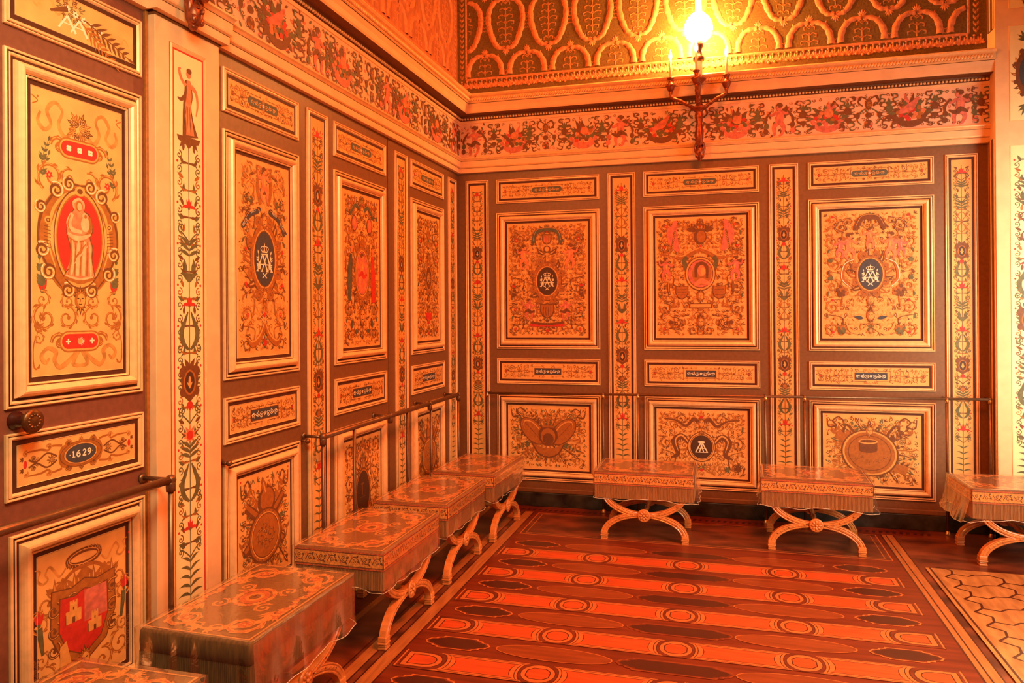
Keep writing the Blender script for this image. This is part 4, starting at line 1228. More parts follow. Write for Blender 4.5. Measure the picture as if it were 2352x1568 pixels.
    for i in range(9):
        for j in range(22):
            x = 3.60 + i * s * 1.5; y = -1.05 - j * s * 1.06 * 1.0 - (i % 2) * s * .53
            if x > 4.9: continue
            pts = [(x - s * .5, y), (x - s * .18, y + s * .36), (x + s * .30, y + s * .22), (x + s * .55, y + s * .45)]
            P.rib(pts, .014, 'wood_dark')
            P.rib([(x + s * .55, y + s * .45), (x + s * 1.0, y + s * .50)], .014, 'wood_dark')
            P.rib([(x - s * .18, y + s * .36), (x - s * .10, y + s * .75), (x - s * .5, y + s * 1.06)], .014, 'wood_dark')
    P.emit(mb, lambda x, y, z: (x, y, z), .0002)
    struct(mb.build('floor'), 'glossy mahogany parquet with inlaid strips and dark cartouches')
floor()

# ------------------------------------------------------------------ architrave, frieze, cornice
def sweep(mb, prof, nodes, smooth=False):
    """prof: (P, z, mat); nodes: functions P -> (x, y)"""
    for a, b in zip(prof[:-1], prof[1:]):
        for n0, n1 in zip(nodes[:-1], nodes[1:]):
            p, q, r, t = n0(a[0]), n1(a[0]), n1(b[0]), n0(b[0])
            mb.face([(*p, a[1]), (*q, a[1]), (*r, b[1]), (*t, b[1])], a[2], smooth)
BRK0, BRK1, BO = -3.585, -3.165, .045
ARN = [lambda P: (P, YN), lambda P: (P, BRK0 - P * .3), lambda P: (P + BO, BRK0 - P * .3), lambda P: (P + BO, BRK1 + P * .3), lambda P: (P, BRK1 + P * .3), lambda P: (P, -P), lambda P: (XE, -P)]
CRN = [lambda P: (P, YN), lambda P: (P, -P), lambda P: (XE, -P)]
mb = MB()
ARC = [(0, 2.835, 'cream_paint'), (.030, 2.835, 'cream_paint'), (.032, 2.848, 'cream_paint'), (.032, 2.872, 'dark_band'), (.034, 2.874, 'gilt'), (.044, 2.880, 'gilt'), (.046, 2.886, 'cream_paint'), (.047, 2.930, 'dark_band'), (.048, 2.933, 'gilt'), (.058, 2.944, 'gilt'), (.066, 2.950, 'gilt'), (.068, 2.958, 'cream_paint'), (.040, 2.962, 'cream_paint'), (.0, 2.962, None)]
sweep(mb, ARC, ARN)
struct(mb.build('trim_1'), 'cream architrave with gilt fillets above the panelling')
# frieze boards, recessed between architrave and cornice
FZ0, FZ1 = 2.962, 3.262
mb = MB()
FB = [(.028, 2.96, 'dark_band'), (.028, 2.966, 'gilt'), (.030, 2.972, 'frieze_ground'), (.030, 3.255, 'gilt'), (.036, 3.258, 'cream_paint'), (.040, 3.278, 'dark_band'), (.044, 3.281, 'umber'), (.050, 3.300, 'umber'), (.056, 3.312, 'umber'), (.128, 3.318, 'cream_paint'),
      (.134, 3.330, 'cream_paint'), (.140, 3.362, 'cream_paint'), (.152, 3.392, 'dark_band'), (.156, 3.395, 'gilt'), (.164, 3.402, 'gilt'), (.168, 3.436, 'gilt'), (.186, 3.444, 'gilt'), (.196, 3.456, 'gilt'), (.190, 3.466, 'cream_paint'), (.0, 3.475, None)]
sweep(mb, FB, CRN)
# bead row under the soffit and rope row above the fascia
def beads(mb, P, z, r, pitch, rope=False):
    n = int((XE - P) / pitch)
    for k in range(n):
        x = P + (k + .5) * pitch
        if rope: mb.ball((x, -P, z), (r * .75, r * .6, r * 1.25), 'gilt', 6, 4, Matrix.Rotation(.6, 3, 'Y'))
        else: mb.ball((x, -P, z), r, 'gilt', 6, 4)
    n = int((-P - YN) / pitch)
    for k in range(n):
        y = -P - (k + .5) * pitch
        if y < -5.2: break
        if rope: mb.ball((P, y, z), (r * .6, r * .75, r * 1.25), 'gilt', 6, 4, Matrix.Rotation(.6, 3, 'X'))
        else: mb.ball((P, y, z), r, 'gilt', 6, 4)
beads(mb, .052, 3.292, .010, .024)
beads(mb, .171, 3.420, .0145, .021, True)
struct(mb.build('trim_2'), 'cream cornice with gilt bead row and rope moulding')

def frieze(P, L, seed, spots=None):
    """long painted frieze from x=0 to L, height .26 about y=0"""
    rnd = random.Random(seed)
    x = .13
    P.mir = False
    for q in range(int(L / .034)):
        for yy in (-.11, -.055, 0, .055, .11):
            xx = .02 + q * .034 + rnd.uniform(-.01, .01); y_ = yy + rnd.uniform(-.012, .012); c = rnd.choice(('umber', 'umber', 'leaf_green', 'pink'))
            if rnd.random() < .55: P.spiral(xx, y_, .015, rnd.uniform(0, 6), 1.0, rnd.choice((1, -1)), c, .0045, None, True, 9)
            elif rnd.random() < .7: P.leaf(xx, y_, rnd.uniform(0, 6), .035, .016, c)
    kinds = ['putto', 'basket', 'mask', 'basket2', 'putto', 'bird', 'basket', 'putto', 'basket2', 'mask', 'bird', 'putto', 'basket', 'mask']
    i = seed
    h = .27
    n_sp = 0
    while x < L - .08:
        k = kinds[i % len(kinds)]
        if spots:
            if n_sp >= len(spots): break
            x, k = spots[n_sp]; n_sp += 1
        G = ['umber', 'leaf_green', 'pink', 'umber']
        if k == 'putto':
            d = 1 if i % 2 else -1
            P.putto(x, -.125, .24, d, 'pink', 'flesh', rnd.choice((None, 'umber')), 'umber')
            for sg in (-1, 1):
                P.rib(crv([(x + sg * .06, .06), (x + sg * .10, .0), (x + sg * .09, -.06)], 5), [.01, .02, .01], 'umber')
                P.ell(x + sg * .095, -.05, .018, .022, rnd.choice(G), 10); P.ell(x + sg * .10, -.095, .020, .022, rnd.choice(G), 10)
            adv = .17
        elif k == 'mask':
            P.mask(x, .06, .030, 'umber', 'ochre'); P.ell(x, -.02, .024, .020, 'umber', 12); P.ell(x, -.085, .030, .032, 'umber', 12)
            for q in range(5): P.ell(x + .02 * cos(q * 1.3), -.085 + .02 * sin(q * 1.3), .010, .010, rnd.choice(('pink', 'ochre', 'umber')), 8)
            adv = .14
            for sg in (-1, 1):
                P.rib(crv([(x, .09), (x + sg * .05, .12), (x + sg * .07, .08), (x + sg * .04, .05)], 5), [.006, .013, .008], 'umber')
                P.rib(crv([(x + sg * .02, .03), (x + sg * .06, .0), (x + sg * .08, -.05), (x + sg * .05, -.09)], 5), [.006, .012, .006], 'leaf_green')
                P.ell(x + sg * .075, -.02, .016, .024, 'umber', 10)
        else:
            c0 = {'basket': 'pink', 'basket2': 'umber', 'bird': 'paint_red'}[k]
            for q in range(18):
                a = rnd.uniform(.1, pi - .1)
                P.leaf(x, -.02, a, rnd.uniform(.09, .15), .042, rnd.choice(('umber', 'leaf_green', 'umber', 'pink')))
            P.rib(crv([(x - .13, -.0), (x - .07, -.085), (x, -.105), (x + .07, -.085), (x + .13, -.0)], 6), [.012, .04, .05, .04, .012], 'pink' if k != 'bird' else 'umber')
            for q in range(22):
                a = q * 2.4; rr = .085 * sqrt(q / 22)
                P.ell(x + rr * cos(a) * 1.1, -.02 + rr * sin(a) * .7, .017, .016, rnd.choice((c0, 'flesh', 'umber', 'ochre', 'paint_red', 'leaf_green')), 9)
            if k == 'bird':
                P.rib(crv([(x - .08, -.02), (x, .02), (x + .06, .09)], 6), [.02, .06, .01], 'pink')
            else:
                P.ell(x + .01, .015, .034, .032, 'flesh', 14)
            for sg in (-1, 1):
                P.leaf(x + sg * .10, -.02, pi / 2 - sg * 1.5, .06, .03, 'leaf_green'); P.leaf(x + sg * .09, -.07, -pi / 2 + sg * .8, .055, .028, 'umber')
            adv = .24
        # tendrils between
        xt = x + adv * .80
        if spots and n_sp < len(spots): xt = (x + spots[n_sp][0]) / 2
        for yy in (.095, .035, -.035, -.10):
            for sg in (-1, 1):
                j = rnd.uniform(-.008, .008)
                P.rib(crv([(xt + sg * .012 + j, yy + .028), (xt + sg * .045 + j, yy + .030), (xt + sg * .050 + j, yy + .006), (xt + sg * .022 + j, yy - .004), (xt + sg * .030 + j, yy - .026), (xt + sg * .058 + j, yy - .020)], 4), [.005, .011, .007, .010, .004], rnd.choice(('umber', 'umber', 'leaf_green')))
        P.ell(xt, .02, .026, .030, rnd.choice(('umber', 'leaf_green')), 10); P.fan(xt, -.03, -pi / 2, 1.4, 3, .055, .026, 'umber'); P.fan(xt, .05, pi / 2, 1.6, 3, .05, .022, 'leaf_green')
        x = xt + adv * .80
        i += 1

mb = MB(); P = Paint(); frieze(P, 4.0, 0, [(q - .03, k) for q, k in ((.165, 'putto'), (.515, 'basket2'), (.793, 'mask'), (1.115, 'basket2'), (1.421, 'putto'), (1.755, 'bird'), (2.04, 'mask'), (2.328, 'basket'), (2.652, 'putto'), (2.998, 'basket'), (3.287, 'mask'), (3.57, 'bird'), (3.90, 'putto'))])
P.emit(mb, lambda x, y, z: (x + .03, -.030 - z, 3.112 + y), .0004)
tag(mb.build('painted_frieze'), 'painted frieze of cherubs, fruit baskets and ribbons high on the back wall behind the sconce', 'frieze')
mb = MB(); P = Paint(); frieze(P, 5.1, 3)
P.emit(mb, lambda x, y, z: (.030 + z, -5.15 + x, 3.112 + y), .0004)
tag(mb.build('painted_frieze'), 'painted frieze of cherubs, fruit and ribbons receding along the left wall', 'frieze')

# ------------------------------------------------------------------ embossed hangings of the upper walls
def hanging(L, z1, seed, z0=3.50):
    """L = length; x from 0..L, y from z0..z1 ; returns Paint and relief mesh in local x, -y out, z"""
    mb = MB()
    P = Paint()
    bx0, bx1, bz = .09, L - .13, z0 + .155
    mb.face([(0, -.001, z0), (L, -.001, z0), (L, -.001, z1), (0, -.001, z1)], 'hanging_ground')
    pitch = .375
    zc0 = 3.865      # level where upper ovals end and lower ovals peak
    relief = []
    def inside(x, z): return bx0 < x < bx1 and bz < z < z1
    def tuber(pts, rr, m='hanging_relief'):
        seg = []; sr = []
        for k, (x, z) in enumerate(pts):
            if inside(x, z):
                seg.append((x, -.001, z)); sr.append(rr[min(k, len(rr) - 1)] if isinstance(rr, list) else rr)
            else:
                if len(seg) > 2: flat(seg, sr, m)
                seg, sr = [], []
        if len(seg) > 2: flat(seg, sr, m)
    def flat(seg, sr, m):
        # half-round raised band
        rows = []
        for i, p in enumerate(seg):
            a = seg[max(i - 1, 0)]; b = seg[min(i + 1, len(seg) - 1)]
            dx, dz = b[0] - a[0], b[2] - a[2]
            l = sqrt(dx * dx + dz * dz) or 1e-9
            nx, nz = -dz / l, dx / l
            r = sr[i]
            rows.append([(p[0] + nx * r * t, p[1] - .45 * r * sqrt(max(0, 1 - t * t)), p[2] + nz * r * t) for t in (-1, -.6, 0, .6, 1)])
        mb.grid(rows, m, smooth=True)
    rows = range(-1, 4)
    nx = int(L / pitch) + 2
    for r in rows:
        zc = zc0 + .235 + r * .47
        for i in range(-1, nx):
            xc = i * pitch + (pitch / 2 if r % 2 else 0) + .06
            a, b = .150, .235
            n = 44
            for sg in (-1, 1):
                pts = []; rr = []
                for k in range(n + 1):
                    t = -pi / 2 + pi * k / n
                    # oval with slightly pinched shoulders and curled tips
                    e = abs(sin(t)) ** 5
                    x = xc + sg * a * cos(t) * (1 + .12 * sin(2 * t)) + sg * .012 * e
                    z = zc + b * sin(t) * (1 - .10 * e)
                    pts.append((x, z)); rr.append(.011 + .010 * abs(cos(t)) + .006 * abs(sin(9 * t)))
                tuber(pts, rr)
                for q in (.2, .35, .5, .65, .8):
                    x, z = pts[int(q * n)]
                    tuber([(x, z), (x + sg * .012, z + .014), (x + sg * .018, z + .032)], [.009, .007, .002])
                    tuber([(x, z), (x - sg * .014, z + .012), (x - sg * .022, z + .028)], [.009, .006, .002])
                for zz in (-1, 1):
                    cx, cz = xc + sg * .020, zc + zz * (b * .88)
                    tuber([(cx + .013 * cos(u), cz + .013 * sin(u)) for u in [j * .6 for j in range(11)]], .006)
            for sz in (-1, 1):      # palmettes at the ends
                for an in (-.8, -.4, 0, .4, .8):
                    tuber([(xc + q * .055 * (1 - .3 * abs(an)) * sin(an), zc + sz * (b * .93 + q * .055 * (1 - .3 * abs(an)) * cos(an))) for q in (0, .33, .66, 1)], [.004, .009, .007, .001])
            # inner stem with tendrils
            tuber([(xc, zc - b * .62 + b * 1.2 * q / 8) for q in range(9)], .005, 'hanging_fine')
            for q in range(-3, 4):
                zz = zc + q * .055
                for sg in (-1, 1):
                    s = .075 * (1 - abs(q) * .16)
                    tuber([(xc, zz), (xc + sg * s * .5, zz + .022), (xc + sg * s, zz + .012), (xc + sg * s * .95, zz - .010), (xc + sg * s * .7, zz - .006)], [.004, .005, .006, .005, .002], 'hanging_fine')
                tuber([(xc - .010, zz + .01), (xc, zz + .022), (xc + .010, zz + .01)], .006, 'hanging_fine')
            # filler between ovals
            xm = xc + pitch / 2
            for q in (-2, -1, 0, 1, 2):
                zz = zc + q * .03
                tuber([(xm - .022, zz), (xm - .008, zz + .012), (xm, zz + .004), (xm + .008, zz + .012), (xm + .022, zz)], [.003, .006, .004, .006, .003], 'hanging_fine')
    # border: fillet and leaf band
    def fil(x0, z0_, x1, z1_, r, m='hanging_relief'):
        n = 8
        flat([(x0 + (x1 - x0) * k / n, -.001, z0_ + (z1_ - z0_) * k / n) for k in range(n + 1)], [r] * (n + 1), m)
    fil(bx0 - .012, bz - .012, bx1 + .012, bz - .012, .010); fil(bx0 - .012, bz - .012, bx0 - .012, z1, .008); fil(bx1 + .012, bz - .012, bx1 + .012, z1, .010)
    x = .03
    rnd = random.Random(seed)
    while x < L - .03:
        zc = z0 + .085
        for an in (-.9, -.3, .3, .9):
            flat([(x + q * .035 * sin(an), -.001, zc - .02 + q * .058 * cos(an)) for q in (0, .5, 1)], [.004, .011, .003], 'hanging_relief')
        mb.ball((x + .022, -.004, zc - .012 + rnd.uniform(-.01, .01)), (.012, .006, .011), 'hanging_relief', 8, 5)
        mb.ball((x + .008, -.004, zc + .042), (.009, .005, .009), 'hanging_relief', 8, 4)
        x += .045
    for xb in (bx0 - .050, bx1 + .062):
        z = z0 + .15
        while z < z1:
            for sg in (-1, 1):
                flat([(xb, -.001, z), (xb + sg * .012, -.001, z + .022), (xb + sg * .018, -.001, z + .040)], [.003, .009, .002], 'hanging_fine')
            mb.ball((xb, -.004, z + .012), (.009, .005, .009), 'hanging_fine', 8, 4)
            z += .045
    return mb
o = hanging(XE - .01, 4.7, 1).build('embossed_hanging'); o.location = (0.005, -.003, 0)
tag(o, 'embossed hanging with staggered gilt ovals on olive ground, above the back cornice behind the lamp', 'wall hanging')
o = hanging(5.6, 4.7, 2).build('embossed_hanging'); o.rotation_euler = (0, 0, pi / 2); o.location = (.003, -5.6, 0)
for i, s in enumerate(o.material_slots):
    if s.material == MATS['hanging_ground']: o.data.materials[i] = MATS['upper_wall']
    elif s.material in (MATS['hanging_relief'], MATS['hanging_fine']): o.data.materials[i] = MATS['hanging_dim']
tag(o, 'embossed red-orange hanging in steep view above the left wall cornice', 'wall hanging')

# ------------------------------------------------------------------ panels of the back wall
BX = [(.348, 1.239), (1.600, 2.498), (2.858, 3.732)]
OR = ['first', 'middle', 'last']
pos = ['nearest the corner', 'in the middle bay', 'nearest the cream pier']
large = [painting_p1, painting_p2, painting_p3]
llab = ['large upright panel with dark oval crowned monogram and cherubs, back wall near the corner',
        'large upright panel with brown oval portrait bust and perched eagles, middle of back wall',
        'large upright panel with blue oval crowned monogram, red cherubs and grapes, right on back wall']
blab = ['low panel with crossed twin oval shields and weapons, behind the corner stool',
        'low panel with dark round medallion bearing a white letter A, back wall',
        'low panel with tilted round shield, basket and quivers, right on back wall']
bfun = [lambda P, w, h: trophy(P, w, h, 4, 'twin'), painting_griffin, lambda P, w, h: trophy(P, w, h, 6, 'disc')]
for i, (a, b) in enumerate(BX):
    framed('framed_painting', llab[i], 'panel', 'b', a, b, *ZL, BIG, large[i], group='painted panels')
    framed('framed_painting', blab[i], 'panel', 'b', a, b, *ZB, BIG, bfun[i], group='painted panels')
    framed('framed_painting', 'small horizontal panel with dark central tablet, top row of back wall, ' + pos[i], 'panel', 'b', a, b, *ZT, SMALL, lambda P, w, h, i=i: strip_scroll(P, w, h, 30 + i, 'teal', .28, True), group='painted panels')
    framed('framed_painting', 'small horizontal panel with dark tablet above the rail, back wall, ' + pos[i], 'panel', 'b', a, b, *ZS, SMALL, lambda P, w, h, i=i: strip_scroll(P, w, h, 40 + i, 'paint_blue', .28), group='painted panels')
PX = [(.072, .279), (1.309, 1.535), (2.574, 2.788), (3.806, 4.021)]
plab = ['beside the room corner on the back wall', 'between the first and second bays of the back wall', 'between the second and third bays of the back wall', 'beside the cream pier on the back wall']
for i, (a, b) in enumerate(PX):
    framed('arabesque_panel', 'tall narrow arabesque panel ' + plab[i], 'panel', 'b', a, b, .211, 2.768, SMALL, lambda P, w, h, i=i: candelabra(P, w, h, i), group='narrow arabesque panels')

# panels of the left wall
LY = [(-3.112, -2.492), (-2.118, -1.434), (-1.015, -.362)]
lfun = [painting_e, painting_f, painting_g]
l2 = ['large upright panel with blue oval crowned monogram, horned red figure and lettered ribbons, left wall',
      'large upright panel with teal and red robed figures beside an oval, left wall',
      'large upright panel with small crowned oval, left wall nearest the corner']
b2 = ['low panel with plumed helmet above a round shield, left wall beside the cream pilaster',
      'low panel with dark oval crossed by a rail post, left wall', 'low panel behind the rail in the left wall near the corner']
bf2 = [lambda P, w, h: trophy(P, w, h, 9, 'round'), painting_oval_a, lambda P, w, h: trophy(P, w, h, 12, 'round')]
pos2 = ['next to the cream pilaster', 'just before the door seam', 'nearest the corner']
for i, (a, b) in enumerate(LY):
    framed('framed_painting', l2[i], 'panel', 'l', a, b, *ZL, BIG, lfun[i], group='painted panels')
    framed('framed_painting', b2[i], 'panel', 'l', a, b, *ZB, BIG, bf2[i], group='painted panels')
    framed('framed_painting', 'small horizontal panel in top row of left wall, ' + pos2[i], 'panel', 'l', a, b, *ZT, SMALL, lambda P, w, h, i=i: strip_scroll(P, w, h, 50 + i, 'teal', .40, True), group='painted panels')
    framed('framed_painting', 'small horizontal panel at waist height, left wall, ' + pos2[i], 'panel', 'l', a, b, *ZS, SMALL, lambda P, w, h, i=i: strip_scroll(P, w, h, 60 + i, 'paint_blue', .42), group='painted panels')
for i, (a, b, t) in enumerate(((-2.408, -2.188, 'right of the lettered-ribbon panel on the left wall'), (-1.285, -1.078, 'just past the dark door seam on the left wall'), (-.25, -.065, 'in the room corner on the left wall'))):
    framed('arabesque_panel', 'tall narrow arabesque panel ' + t, 'panel', 'l', a, b, .211, 2.768, SMALL, lambda P, w, h, i=i: candelabra(P, w, h, i + 4), group='narrow arabesque panels')

# ------------------------------------------------------------------ door at the left
def door():
    r = thing('door_1', 'brown door with gilt-framed painted panels and round knob at the left edge', 'door', (0, -3.89, 0))
    r['kind'] = 'structure'
    mb = MB(); mb.box(-.02, 0.0, -.315, .315, 0.0, 2.835, 'door_paint'); mb.build('leaf', r)
    def fr(part, y0, y1, z0, z1, prof, fn):
        framed(part, None, None, 'l', y0 + 3.89, y1 + 3.89, z0, z1, prof, fn, parent=r, part=part)
    fr('top_panel', -4.174, -3.600, 2.560, 2.782, SMALL, painting_ribbon_top)
    fr('upper_panel', -4.174, -3.603, 1.322, 2.487, BIG, painting_door)
    fr('date_panel', -4.174, -3.600, 1.024, 1.242, SMALL, strip_date)
    fr('lower_panel', -4.160, -3.594, .211, .912, BIG, painting_castle)
    k = MB()
    k.lathe([(.030, 0), (.030, .006), (.022, .010), (.021, .040), (.026, .058), (.020, .064)], 'wood_dark', (0.0, -.245, 1.283), 20, 'x')
    k.build('knob_stem', r)
    k = MB()
    k.lathe([(.018, .062), (.036, .066), (.040, .072), (.036, .079), (.024, .082), (.006, .084)], 'bronze_dark', (0.0, -.245, 1.283), 28, 'x')
    for j in range(12):
        a = 2 * pi * j / 12
        k.ball((.081, -.245 + .020 * cos(a), 1.283 + .020 * sin(a)), (.004, .006, .006), 'bronze_dark', 6, 4)
    k.build('knob', r)
    # moulded door case against the pilaster
    c = MB()
    c.box(-.018, .012, .308, .322, 0, 2.835, 'ochre', .003)
    c.build('door_casing', r)
door()

# cream pilaster between door and panelling
def pilaster():
    r = thing('pilaster', 'tall cream pilaster with ivory arabesque panel and robed figure at its top', 'pilaster', (0, -3.375, 0))
    mb = MB(); mb.box(0, .042, -.192, .192, 0, 2.835, 'cream_paint', .003)
    mb.box(.0, .045, -.196, .196, 2.822, 2.832, 'umber')
    mb.build('shaft', r)
    m2 = MB()
    y0, y1, z0, z1 = -.115, .103, .25, 2.742
    def loop(d, e): return [(e, y0 + d, z0 + d), (e, y1 - d, z0 + d), (e, y1 - d, z1 - d), (e, y0 + d, z1 - d)]
    pf = [(0, .042, 'umber'), (.002, .044, 'gilt'), (.008, .049, 'gilt'), (.014, .046, 'gilt'), (.018, .044, 'paint_red'), (.025, .0425, None)]
    for a, b in zip(pf[:-1], pf[1:]):
        A, B = loop(a[0], a[1]), loop(b[0], b[1])
        for k in range(4): m2.face([A[k], A[(k + 1) % 4], B[(k + 1) % 4], B[k]], a[2])
    m2.build('moulding', r)
    d = .025
    pw, ph = (y1 - y0) - 2 * d, (z1 - z0) - 2 * d
    m3 = MB(); m3.face([(.0426, y0 + d, z0 + d), (.0426, y1 - d, z0 + d), (.0426, y1 - d, z1 - d), (.0426, y0 + d, z1 - d)], 'ivory_ground')
    P = Paint()
    hh = ph - .33
    P.oy = -.165
    candelabra(P, pw, hh, 3, True)
    P.mir = False; P.oy = 0
    yb = ph / 2 - .345
    P.poly([(-.07, yb), (.07, yb), (.062, yb - .02), (.045, yb - .025), (.055, yb - .05), (.02, yb - .03), (0, yb - .05), (-.02, yb - .03), (-.055, yb - .05), (-.045, yb - .025), (-.062, yb - .02)], 'umber')
    S = lambda pts, w, c: P.rib(crv([(a, yb + b) for a, b in pts], 6), w, c)
    S([(-.005, .24), (.0, .18), (-.01, .12), (.0, .05), (.01, .0)], [.03, .052, .045, .072, .098], 'umber')
    S([(.0, .24), (.004, .18), (-.004, .12), (.006, .05), (.01, .01)], [.02, .030, .03, .040, .05], 'flesh')
    S([(.015, .22), (.045, .20), (.055, .15), (.045, .10)], [.022, .016, .012, .006], 'flesh')
    S([(-.015, .215), (-.04, .235), (-.055, .27), (-.045, .28)], [.018, .014, .016, .006], 'flesh')
    S([(-.02, .17), (-.045, .15), (-.065, .155)], [.020, .014, .006], 'umber')
    P.ell(.002, yb + .268, .015, .019, 'flesh', 14); P.ell(.004, yb + .280, .016, .012, 'umber', 12)
    for q in (-.025, -.008, .01, .028): S([(q * .5, .13), (q, .06), (q * 1.3, .01)], [.002, .004, .002], 'dark_umber')
    P.emit(m3, lambda x, y, z: (.0427 + z, (y0 + y1) / 2 + x, (z0 + z1) / 2 + y), .0)
    m3.build('painting', r)
pilaster()

# arabesque panels on the cream pier
def pier_panel(z0, z1, label, seed):
    r = thing('pier_panel', label, 'panel', (4.178, -.155, z0), 0, 'painted panels of the cream pier')
    w, h = .215, z1 - z0
    mb = MB()
    for d, e, m in ((0, .002, 'dark_band'), (.004, .0026, 'gilt')):
        pass
    mb.box(0, w, -.003, 0, 0, h, 'gilt')
    mb.face([(.004, -.0034, .004), (w - .004, -.0034, .004), (w - .004, -.0034, h - .004), (.004, -.0034, h - .004)], 'ivory_ground')
    P = Paint(ox=w / 2, oy=h / 2)
    if h > 1: candelabra(P, w * .95, h * .98, seed, True)
    else:
        P.cart(0, 0, w * .22, h * .16, 'paint_blue', 'umber', 'umber', 1.5)
        for sg in (-1, 1): P.fan(0, sg * h * .34, sg * pi / 2, 2.8, 7, h * .14, w * .1, 'leaf_green')
    P.emit(mb, lambda x, y, z: (x, -z, y), .0035)
    mb.build('painting', r)
pier_panel(.25, 2.78, 'tall ivory arabesque panel cut by the right edge, on the cream pier', 2)
pier_panel(2.95, 3.62, 'short ivory panel with purple cartouche high on the cream pier', 1)
pier_panel(3.74, 4.02, 'small square ivory panel at the top right on the cream pier', 1)

# ------------------------------------------------------------------ hand rails
def rail_mesh_posts():
    pass
def post(root, p, z, foot=True):
    m = MB(); m.tube([(p[0], p[1], .004), (p[0], p[1], z)], .0105, 'rail_metal', 12); o = m.build('post', root)
    f = MB(); f.lathe([(.020, 0), (.022, .004), (.016, .014), (.012, .028)], 'brass', (p[0], p[1], 0.0), 16); g = f.build('post_foot', root)
def rail_l(y0, y1, posts, arms, label, z=.972, x=.12):
    r = thing('hand_rail', label, 'rail', (x, (y0 + y1) / 2, 0)); c = (y0 + y1) / 2
    m = MB(); m.tube([(0, y0 - c, z), (0, y1 - c, z)], .0155, 'rail_metal', 14); m.build('bar', r)
    for y in posts: post(r, (0, y - c), z)
    for y in arms:
        m = MB(); m.tube([(-x, y - c, z), (0, y - c, z)], .009, 'rail_metal', 10); m.lathe([(.020, 0), (.020, .006), (.011, .012)], 'rail_metal', (-x, y - c, z), 14, 'x'); m.build('wall_arm', r)
        m = MB(); m.ball((0, y - c, z), .021, 'rail_metal', 12, 8); m.lathe([(.0175, -.045), (.0185, -.02), (.0185, .0)], 'rail_metal', (0, y - c, z), 14); m.build('joint', r)
    return r
rail_l(-4.70, -3.60, [-3.60], [-3.60], 'long brown metal hand rail in front of the door at lower left', z=.98, x=.135)
rail_l(-2.448, -.345, [-2.448, -2.10, -1.35, -.93, -.345], [-2.448, -1.62, -.95, -.345], 'brown metal hand rail on posts along the left wall towards the corner', z=.958)
r = thing('hand_rail', 'thin brown metal hand rail on posts running along the whole back wall', 'rail', (2.18, -.10, 0)); c = 2.18
m = MB(); m.tube([(.292 - c, 0, .950), (4.060 - c, 0, .986)], .0095, 'rail_metal', 12); m.build('bar', r)
for x in (.292, 1.275, 1.557, 2.531, 2.814, 3.782, 4.060):
    z = .950 + .036 * (x - .292) / 3.77
    post(r, (x - c, 0), z)
    m = MB(); m.tube([(x - c, .10, z), (x - c, 0, z)], .007, 'rail_metal', 10); m.ball((x - c, 0, z), .014, 'rail_metal', 10, 6); m.lathe([(.0125, -.03), (.0125, 0)], 'brass', (x - c, 0, z), 12); m.build('wall_arm', r)
for y, z, lab in ((-3.125, .945, 'small metal rail hook on the panel edge beside the cream pilaster'), (-2.47, .935, 'small metal ball hook below the rail arm, left wall')):
    m = MB(); m.tube([(0, 0, 0), (.035, 0, 0)], .008, 'rail_metal', 10); m.ball((.040, 0, 0), .014, 'rail_metal', 12, 8); m.lathe([(.016, 0), (.016, .004)], 'rail_metal', (0, 0, 0), 12, 'x')
    o = m.build('rail_hook', None, (0, y, z)); tag(o, lab, 'hook')

# ------------------------------------------------------------------ stools
SW, SD, SZ = .704, .479, .487
def arc_pts(kind):
    pts = []
    if kind == 'up':        # smile: carries the seat
        for k in range(25):
            t = pi + pi * k / 24
            pts.append((.292 * cos(t), .372 + .187 * sin(t)))
    else:                   # frown: the legs
        for k in range(25):
            t = pi * k / 24
            pts.append((-.284 * cos(t), .040 + .148 * sin(t)))
    return pts
def carved(mb, pts, y0, hw=.0215, dep=.019, m='stool_wood'):
    sec = []
    for k in range(9):
        a = -hw + 2 * hw * k / 8
        sec.append((a, -dep + (.0035 if k in (2, 6) else (.0 if k in (1, 7) else (.002 if k in (0, 8) else -.001)))))
    for k in range(9):
        a = hw - 2 * hw * k / 8
        sec.append((a, dep - (.0035 if k in (2, 6) else (.0 if k in (1, 7) else (.002 if k in (0, 8) else -.001)))))
    rows = []
    n = len(pts)
    for i, (x, z) in enumerate(pts):
        a, b = pts[max(i - 1, 0)], pts[min(i + 1, n - 1)]
        dx, dz = b[0] - a[0], b[1] - a[1]; l = sqrt(dx * dx + dz * dz)
        nx, nz = -dz / l, dx / l
        t = abs(i / (n - 1) - .5) * 2
        s = .80 + .25 * t
        rows.append([(x + nx * q * s, y0 + e, z + nz * q * s) for q, e in sec])
    mb.grid(rows, m, closed=True, smooth=False, cap=True)

